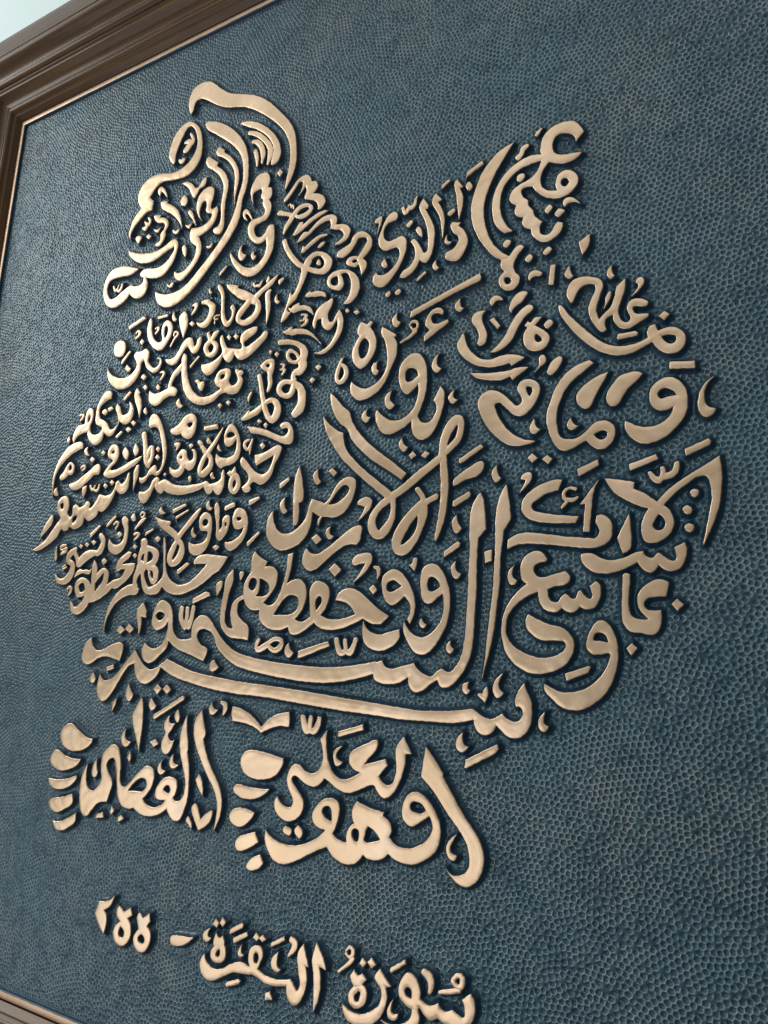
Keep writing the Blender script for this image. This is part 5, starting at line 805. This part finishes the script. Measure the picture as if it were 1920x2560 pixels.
L|p8715,-12902! 8778,-12966 8851,-13034! 8793,-13055! 8808,-13145 8776,-13276 8684,-13399 8568,-13467 8426,-13487 8319,-13436 8280,-13327! 8378,-13374 8501,-13375 8638,-13310 8732,-13209 8735,-13085 8661,-13008 8668,-12959
L|p8982,-13133 8940,-13052 8972,-12936 9046,-12863 9123,-12886 9181,-12980 9188,-13069! 9283,-13106 9382,-13059! 9448,-13117 9537,-13080! 9609,-13114 9662,-13115 9669,-13041 9640,-12967! 9726,-12895! 9771,-12972 9758,-13105 9682,-13197 9578,-13238 9470,-13222 9378,-13186! 9307,-13226 9231,-13193 9173,-13148 9187,-13249 9144,-13334 8996,-13402 8880,-13402 8751,-13366! 8860,-13377 8993,-13343 9084,-13260 9099,-13181!|h9006,-13036 9033,-12992 9081,-13003 9095,-13091! 9037,-13082
M|p8877,-13151! 8823,-13249 8837,-13322 8915,-13325 8941,-13265! 8873,-13267
C|s9224,-12818,31 9282,-12850,39 9303,-12921,31 9287,-12985,14
C|s9536,-12807,17 9589,-12765,20 9634,-12784,28 9619,-12862,22 9565,-12860,20 9537,-12829,22|s9602,-12895,21 9496,-12928,20 9397,-12959,14
"""
def hermite_closed(P, C, step):
    n = len(P)
    out = []
    def tang(j):
        if C[j]:
            return None
        t = P[(j + 1) % n] - P[j - 1]
        return t / (np.linalg.norm(t) + 1e-12)
    T = [tang(j) for j in range(n)]
    for i in range(n):
        a, b = P[i], P[(i + 1) % n]
        L = np.linalg.norm(b - a) + 1e-12
        ch = (b - a) / L
        ta = ch if T[i] is None else T[i]
        tb = ch if T[(i + 1) % n] is None else T[(i + 1) % n]
        if T[i] is None and T[(i + 1) % n] is not None:
            ta = 2 * ch * (ch @ tb) - tb          # a natural bow into a smooth neighbour
            ta = (ta + ch) / (np.linalg.norm(ta + ch) + 1e-12)
        elif T[(i + 1) % n] is None and T[i] is not None:
            tb = 2 * ch * (ch @ ta) - ta
            tb = (tb + ch) / (np.linalg.norm(tb + ch) + 1e-12)
        k = max(2, int(L / step))
        for s in np.arange(k) / k:
            out.append((2 * s**3 - 3 * s**2 + 1) * a + (s**3 - 2 * s**2 + s) * ta * L + (-2 * s**3 + 3 * s**2) * b + (s**3 - s**2) * tb * L)
    return np.array(out)

def stroke_pts(P, step):
    """P (n,3): x, z, radius -> dense centre line (Catmull-Rom)"""
    n = len(P)
    out = []
    for i in range(n - 1):
        p0, p1, p2, p3 = P[max(i - 1, 0)], P[i], P[i + 1], P[min(i + 2, n - 1)]
        L = np.linalg.norm((p2 - p1)[:2]) + 1e-12
        k = max(2, int(L / step))
        m1 = (p2 - p0) / (np.linalg.norm((p2 - p0)[:2]) + 1e-12) * L
        m2 = (p3 - p1) / (np.linalg.norm((p3 - p1)[:2]) + 1e-12) * L
        for s in np.arange(k) / k:
            out.append((2 * s**3 - 3 * s**2 + 1) * p1 + (s**3 - 2 * s**2 + s) * m1 + (-2 * s**3 + 3 * s**2) * p2 + (s**3 - s**2) * m2)
    out.append(P[-1])
    return np.array(out)

REACH = 0.0066
def seg_dist(D, xs, zs, a, b, ra=None, rb=None):
    """fold the distance to one segment into the local window of D (unsigned when no radius, else signed capsule)"""
    r = REACH if ra is None else max(ra, rb) + REACH
    x0, x1 = min(a[0], b[0]) - r, max(a[0], b[0]) + r
    z0, z1 = min(a[1], b[1]) - r, max(a[1], b[1]) + r
    i0, i1 = np.searchsorted(xs, (x0, x1))
    j0, j1 = np.searchsorted(zs, (z0, z1))
    if i1 <= i0 or j1 <= j0:
        return
    X, Z = xs[None, i0:i1] - a[0], zs[j0:j1, None] - a[1]
    dx, dz = b[0] - a[0], b[1] - a[1]
    t = np.clip((X * dx + Z * dz) / (dx * dx + dz * dz + 1e-16), 0, 1)
    d = np.sqrt((X - t * dx) ** 2 + (Z - t * dz) ** 2)
    w = D[j0:j1, i0:i1]
    if ra is None:
        np.minimum(w, d, out=w)
    else:
        np.maximum(w, ra + (rb - ra) * t - d, out=w)

def poly_sd(P, xs, zs):
    D = np.full((len(zs), len(xs)), REACH)
    n = len(P)
    wind = np.zeros((len(zs), len(xs) + 1), np.int16)
    for i in range(n):
        a, b = P[i], P[(i + 1) % n]
        seg_dist(D, xs, zs, a, b)
        if a[1] == b[1]:
            continue
        lo, hi = (a, b) if a[1] < b[1] else (b, a)
        j0, j1 = np.searchsorted(zs, (lo[1], hi[1]))
        if j1 > j0:
            xc = lo[0] + (zs[j0:j1] - lo[1]) / (hi[1] - lo[1]) * (hi[0] - lo[0])
            np.add.at(wind, (np.arange(j0, j1), np.searchsorted(xs, xc)), 1 if a[1] < b[1] else -1)
    inside = np.cumsum(wind, 1)[:, :-1] != 0
    return np.where(inside, D, -D)

def parse(tok):
    k, body = tok[0], tok[1:].split()
    P, C = [], []
    for q in body:
        C.append(q.endswith('!'))
        P.append([float(v) * 1e-4 for v in q.rstrip('!').split(',')])
    return k, np.array(P), C

BEVEL = 0.0035
def profile(s):
    """height above the sheet for a signed distance s (positive inside the flat top)"""
    x = np.clip((s + BEVEL) / BEVEL, 0, 1.25)
    base = np.clip(x, 0, 1)
    z = RELIEF * (0.42 * base + 0.58 * base * base) * 0.96
    y = np.clip(s / 0.0008 + 0.2, 0, 1)
    z = z + RELIEF * 0.04 * y * (2 - y)
    q = np.clip(s / 0.0050, 0, 1)
    z = z + 0.00042 * q * (2 - q)
    return np.where(s < -BEVEL, (s + BEVEL) * 1.2, z)

# a coarse map of the distance to the nearest letter over the whole field
GS = 0.001
gx = np.arange(0, W + GS, GS)
gz = np.arange(-HT, GS, GS)
GM = np.full((len(gz), len(gx)), -REACH)

mat_relief = relief_material()
items = []
for line in DATA.strip().split('\n'):
    tok = line.split('|')
    kind, shapes = tok[0], [parse(t) for t in tok[1:]]
    allp = np.concatenate([s_[1][:, :2] for s_ in shapes])
    rmax = max([s_[1][:, 2].max() for s_ in shapes if s_[0] == 's'] + [0])
    cx = allp[:, 0].mean()
    step = 0.00046 if cx > 0.55 else 0.00060
    pad = BEVEL + 0.0018 + rmax
    xs = np.arange(allp[:, 0].min() - pad - 0.002, allp[:, 0].max() + pad + 0.002, step)
    zs = np.arange(allp[:, 1].min() - pad - 0.002, allp[:, 1].max() + pad + 0.002, step)
    sd = np.full((len(zs), len(xs)), -REACH)
    for k, P, C in shapes:
        if k == 's':
            Q = stroke_pts(P, 0.0022)
            for a, b in zip(Q[:-1], Q[1:]):
                seg_dist(sd, xs, zs, a, b, max(a[2], 0.0002), max(b[2], 0.0002))
        else:
            Q = hermite_closed(P, C, 0.0022)
            d = poly_sd(Q, xs, zs)
            sd = np.maximum(sd, d) if k == 'p' else np.minimum(sd, -d)
    # soften stepping of joins a touch
    sd = np.clip(sd, -REACH, 0.006)
    p_ = np.pad(sd, 1, mode='edge')
    sd = (p_[1:-1, 1:-1] * 4 + p_[:-2, 1:-1] + p_[2:, 1:-1] + p_[1:-1, :-2] + p_[1:-1, 2:]) / 8
    i0 = np.clip(np.searchsorted(gx, xs[0]), 0, len(gx)); i1 = np.clip(np.searchsorted(gx, xs[-1]), 0, len(gx))
    j0 = np.clip(np.searchsorted(gz, zs[0]), 0, len(gz)); j1 = np.clip(np.searchsorted(gz, zs[-1]), 0, len(gz))
    ii = np.clip(((gx[i0:i1] - xs[0]) / step + 0.5).astype(int), 0, len(xs) - 1)
    jj = np.clip(((gz[j0:j1] - zs[0]) / step + 0.5).astype(int), 0, len(zs) - 1)
    GM[j0:j1, i0:i1] = np.maximum(GM[j0:j1, i0:i1], sd[np.ix_(jj, ii)])
    XX, ZZ = np.meshgrid(xs, zs)
    wob = np.sin(XX * 331 + 2.1 * np.sin(ZZ * 157)) * np.sin(ZZ * 287 + 1.7 * np.sin(XX * 141 + 1)) + 0.6 * np.sin(XX * 767 + 1.3 * np.sin(ZZ * 391)) * np.sin(ZZ * 689)
    z = profile(sd + 0.00028 + 0.00021 * wob) * (1 + 0.05 * np.sin(XX * 23 + 1.9 * np.sin(ZZ * 17)) * np.sin(ZZ * 29))
    keep = sd > -BEVEL - 0.0013
    fk = keep[:-1, :-1] & keep[1:, :-1] & keep[:-1, 1:] & keep[1:, 1:]
    idx = np.arange(sd.size).reshape(sd.shape)
    f = np.stack([idx[:-1, :-1], idx[:-1, 1:], idx[1:, 1:], idx[1:, :-1]], -1)[fk]
    used = np.zeros(sd.size, bool)
    used[f.ravel()] = True
    remap = np.cumsum(used) - 1
    X, Z = np.meshgrid(xs, zs)
    # slight hand-made unevenness of the worked metal
    zz = z + np.where(sd > 0, 0.00012 * np.sin(X * 190 + 3 * np.sin(Z * 83)) * np.sin(Z * 163 + 2 * np.sin(X * 71)), 0)
    vs = local(X.ravel()[used], -zz.ravel()[used], Z.ravel()[used])
    items.append((kind, int((sd > 0).sum()) * step * step, vs, remap[f], (z / RELIEF).ravel()[used]))

NAMES = {'L': ('letter', 'small_letter'), 'M': ('vowel_mark', 'small_vowel_mark'), 'D': ('diamond_dot', 'small_dot'),
         'B': ('dash_mark', 'small_dash'), 'C': ('curl_mark', 'small_curl'), 'F': ('feather_stroke', 'small_feather'), 'G': ('numeral', 'small_numeral')}
for kind, (nm, rest) in NAMES.items():
    grp = sorted([t for t in items if t[0] == kind], key=lambda t: -t[1])
    for t in grp[:100]:
        mesh_obj(nm, t[2], t[3], mat_relief, panel, True, {'height': t[4]})
    tail = grp[100:]
    if tail:
        vo = np.cumsum([0] + [len(t[2]) for t in tail])
        o = mesh_obj(rest, np.concatenate([t[2] for t in tail]), np.concatenate([t[3] + k for t, k in zip(tail, vo)]),
                     mat_relief, panel, True, {'height': np.concatenate([t[4] for t in tail])})
        o['kind'] = 'stuff'

# ------------------------------------------------------------------ the hammered sheet: every punch dent is real relief
SP = 0.0056                     # spacing of the punch dents
def gm_at(x, z):
    i = np.clip(((x - gx[0]) / GS + 0.5).astype(int), 0, len(gx) - 1)
    j = np.clip(((z - gz[0]) / GS + 0.5).astype(int), 0, len(gz) - 1)
    return GM[j, i]

def thin(P, prio_first, dmin):
    """greedy removal of points closer than dmin to one kept before"""
    cell = {}
    keep = []
    inv = 1 / dmin
    d2 = dmin * dmin
    for x, z in P:
        ci, cj = int(x * inv), int(z * inv)
        ok = True
        for a in (ci - 1, ci, ci + 1):
            for b_ in (cj - 1, cj, cj + 1):
                for q in cell.get((a, b_), ()):
                    if (q[0] - x) ** 2 + (q[1] - z) ** 2 < d2:
                        ok = False
                        break
                if not ok:
                    break
            if not ok:
                break
        if ok:
            cell.setdefault((ci, cj), []).append((x, z))
            keep.append((x, z))
    return np.array(keep)

# rows of dents that follow the letters' outlines and the border
j, i = np.nonzero((GM > -BEVEL - 0.0021 - 0.0005) & (GM < -BEVEL - 0.0021 + 0.0005)) if REACH > BEVEL + 0.0020 else ([], [])
cand = np.stack([gx[i] + rng.uniform(-1, 1, len(i)) * 2e-4, gz[j] + rng.uniform(-1, 1, len(i)) * 2e-4], -1)
order = np.lexsort((cand[:, 1], np.floor(cand[:, 0] / 0.03), np.floor(cand[:, 1] / 0.03)))
rows = [cand[order]]
e_ = 0.0040
for t in np.arange(e_, W - e_, 0.0049):
    rows.append(np.array([[t, -e_], [t, -HT + e_]]))
for t in np.arange(e_, HT - e_, 0.0049):
    rows.append(np.array([[e_, -t], [W - e_, -t]]))
# patches of close-packed dents, each hammered in its own direction, bent into wavy rows
ns = 260
seed = np.stack([rng.uniform(0, W, ns), rng.uniform(-HT, 0, ns)], -1)
ang = rng.uniform(0, math.pi / 3, ns)
def bend(x, z):
    return (x + 0.0100 * np.sin(z * 17 + 1.3) + 0.0030 * np.sin(z * 43 + x * 24 + 0.4),
            z + 0.0100 * np.sin(x * 18 + 0.7) + 0.0030 * np.sin(x * 41 - z * 29 + 2.1))
lat = []
for k in range(ns):
    R_ = 0.20
    a = np.arange(-int(R_ / SP), int(R_ / SP) + 1)
    A, B_ = np.meshgrid(a, a)
    u = (A + 0.5 * (B_ % 2)) * SP
    v = B_ * SP * 0.866
    c, s = math.cos(ang[k]), math.sin(ang[k])
    x, z = seed[k, 0] + u.ravel() * c - v.ravel() * s, seed[k, 1] + u.ravel() * s + v.ravel() * c
    x, z = bend(x, z)
    m_ = (x > 0.003) & (x < W - 0.003) & (z < -0.003) & (z > -HT + 0.003)
    x, z = x[m_], z[m_]
    wx, wz = x + 0.018 * np.sin(z * 37), z + 0.018 * np.sin(x * 33)
    d = np.full(len(x), 9.0)
    own = np.zeros(len(x), int)
    for q in range(ns):
        dq = (wx - seed[q, 0]) ** 2 + (wz - seed[q, 1]) ** 2
        own[dq < d] = q
        d = np.minimum(d, dq)
    lat.append(np.stack([x, z], -1)[own == k])
lat = np.concatenate(lat)
lat = lat + rng.normal(0, 0.00055, lat.shape)
first = thin(np.concatenate(rows), None, 0.0047)
fill = np.stack([rng.uniform(0.003, W - 0.003, 160000), rng.uniform(-HT + 0.003, -0.003, 160000)], -1)
allp = thin(np.concatenate([first, lat]), None, 0.0047)
allp = thin(np.concatenate([allp, fill]), None, 0.0044)
# the punch marks push each other apart: a few rounds of relaxation even the spacing out
cs = 0.0045
for it in range(9):
    c0, c1 = (allp[:, 0] / cs).astype(int) + 3, ((allp[:, 1] + HT) / cs).astype(int) + 3
    tab = np.full((int(HT / cs) + 8, int(W / cs) + 8, 2), -1, np.int32)
    tab[c1[::-1], c0[::-1], 1] = np.arange(len(allp))[::-1]
    tab[c1, c0, 0] = np.arange(len(allp))
    mv = np.zeros_like(allp)
    for dj in (-2, -1, 0, 1, 2):
        for di in (-2, -1, 0, 1, 2):
            for sl in (0, 1):
                q = tab[c1 + dj, c0 + di, sl]
                ok = (q >= 0) & (q != np.arange(len(allp)))
                dv = allp - allp[q]
                d = np.sqrt((dv ** 2).sum(1)) + 1e-9
                push = np.where(ok & (d < 0.0064), (0.0064 - d) * 0.085, 0)
                mv += dv / d[:, None] * push[:, None]
    allp = allp + mv
    allp[:, 0] = np.clip(allp[:, 0], 0.0025, W - 0.0025)
    allp[:, 1] = np.clip(allp[:, 1], -HT + 0.0025, -0.0025)
g = gm_at(allp[:, 0], allp[:, 1])
allp = allp[g < -BEVEL - 0.0010]

# the sheet's grid: finer where the camera is near
def axis(n_fun, end):
    out = [0.0]
    while out[-1] < end:
        out.append(out[-1] + n_fun(out[-1]))
    out = np.array(out)
    return out * (end / out[-1])
sx = axis(lambda x: 0.00125 - 0.00045 * min(1, x / 0.6), W)
sz = -HT + axis(lambda x: 0.00085, HT)
nx, nz = len(sx), len(sz)
D1 = np.full(nx * nz, 0.006, np.float32)        # distance to the nearest and second nearest punch mark
D2 = np.full(nx * nz, 0.006, np.float32)
DEP = np.full(nx * nz, 0.001, np.float32)
depth = (0.00125 * rng.uniform(0.65, 1.25, len(allp))).astype(np.float32)
size = (rng.normal(0, 0.00028, len(allp))).astype(np.float32)
ci = np.searchsorted(sx, allp[:, 0])
cj = np.searchsorted(sz, allp[:, 1])
for second in (False, True):
    for dj in range(-6, 7):
        for di in range(-6, 7):
            a, b_ = np.clip(ci + di, 0, nx - 1), np.clip(cj + dj, 0, nz - 1)
            d = np.sqrt((sx[a] - allp[:, 0]) ** 2 + (sz[b_] - allp[:, 1]) ** 2).astype(np.float32) + size
            k = b_ * nx + a
            if not second:
                np.minimum.at(D1, k, d)
            else:
                own = d <= D1[k]
                DEP[k[own]] = depth[own]
                np.minimum.at(D2, k[~own], d[~own])
T_ = np.clip(D1, 0, 1) / np.minimum((D1 + D2) / 2, 0.0035)
T_ = np.clip(T_, 0, 1).reshape(nz, nx)
H_ = (-DEP.reshape(nz, nx) * (1 - T_ ** 2.4)).astype(np.float32)
ridge = np.clip((T_ - 0.62) / 0.38, 0, 1) * np.clip(1 - (D1.reshape(nz, nx) - 0.0030) / 0.0007, 0.15, 1)
X, Z = np.meshgrid(sx, sz)
G = gm_at(X.ravel(), Z.ravel()).reshape(nz, nx)
near = np.clip((G + BEVEL + 0.0024) / 0.0024, 0, 1)            # smooth dark margin chased round each letter
edge = np.clip(1 - np.minimum(np.minimum(X, W - X), np.minimum(-Z, Z + HT)) / 0.003, 0, 1)
ridge = ridge * (1 - near) * (1 - edge)
H_ = H_ * (1 - 0.55 * near) - 0.0003 * near
H_ += 0.0006 * np.sin(X * 17 + 2 * np.sin(Z * 9)) * np.sin(Z * 15 + 1.5 * np.sin(X * 11)) * (1 - near) * (1 - edge)
idx = np.arange(nx * nz).reshape(nz, nx)
hid = G > 0.0012
fk = ~(hid[:-1, :-1] & hid[1:, :-1] & hid[:-1, 1:] & hid[1:, 1:])
f = np.stack([idx[:-1, :-1], idx[:-1, 1:], idx[1:, 1:], idx[1:, :-1]], -1)[fk]
mesh_obj('copper_sheet', local(X.ravel(), -H_.ravel(), Z.ravel()), f, sheet_material(), panel, True, {'ridge': ridge.ravel()})
# back board that closes the panel behind the sheet
bb = 0.012
bv = np.array([local(np.array(x), np.array(y), np.array(z)) for y in (0.004, 0.016) for x, z in ((-bb, bb), (W + bb, bb), (W + bb, -HT - bb), (-bb, -HT - bb))])
bf = np.array([(0, 1, 2, 3), (7, 6, 5, 4), (0, 4, 5, 1), (1, 5, 6, 2), (2, 6, 7, 3), (3, 7, 4, 0)])
mesh_obj('back_board', bv, bf, wood_h, panel, False)
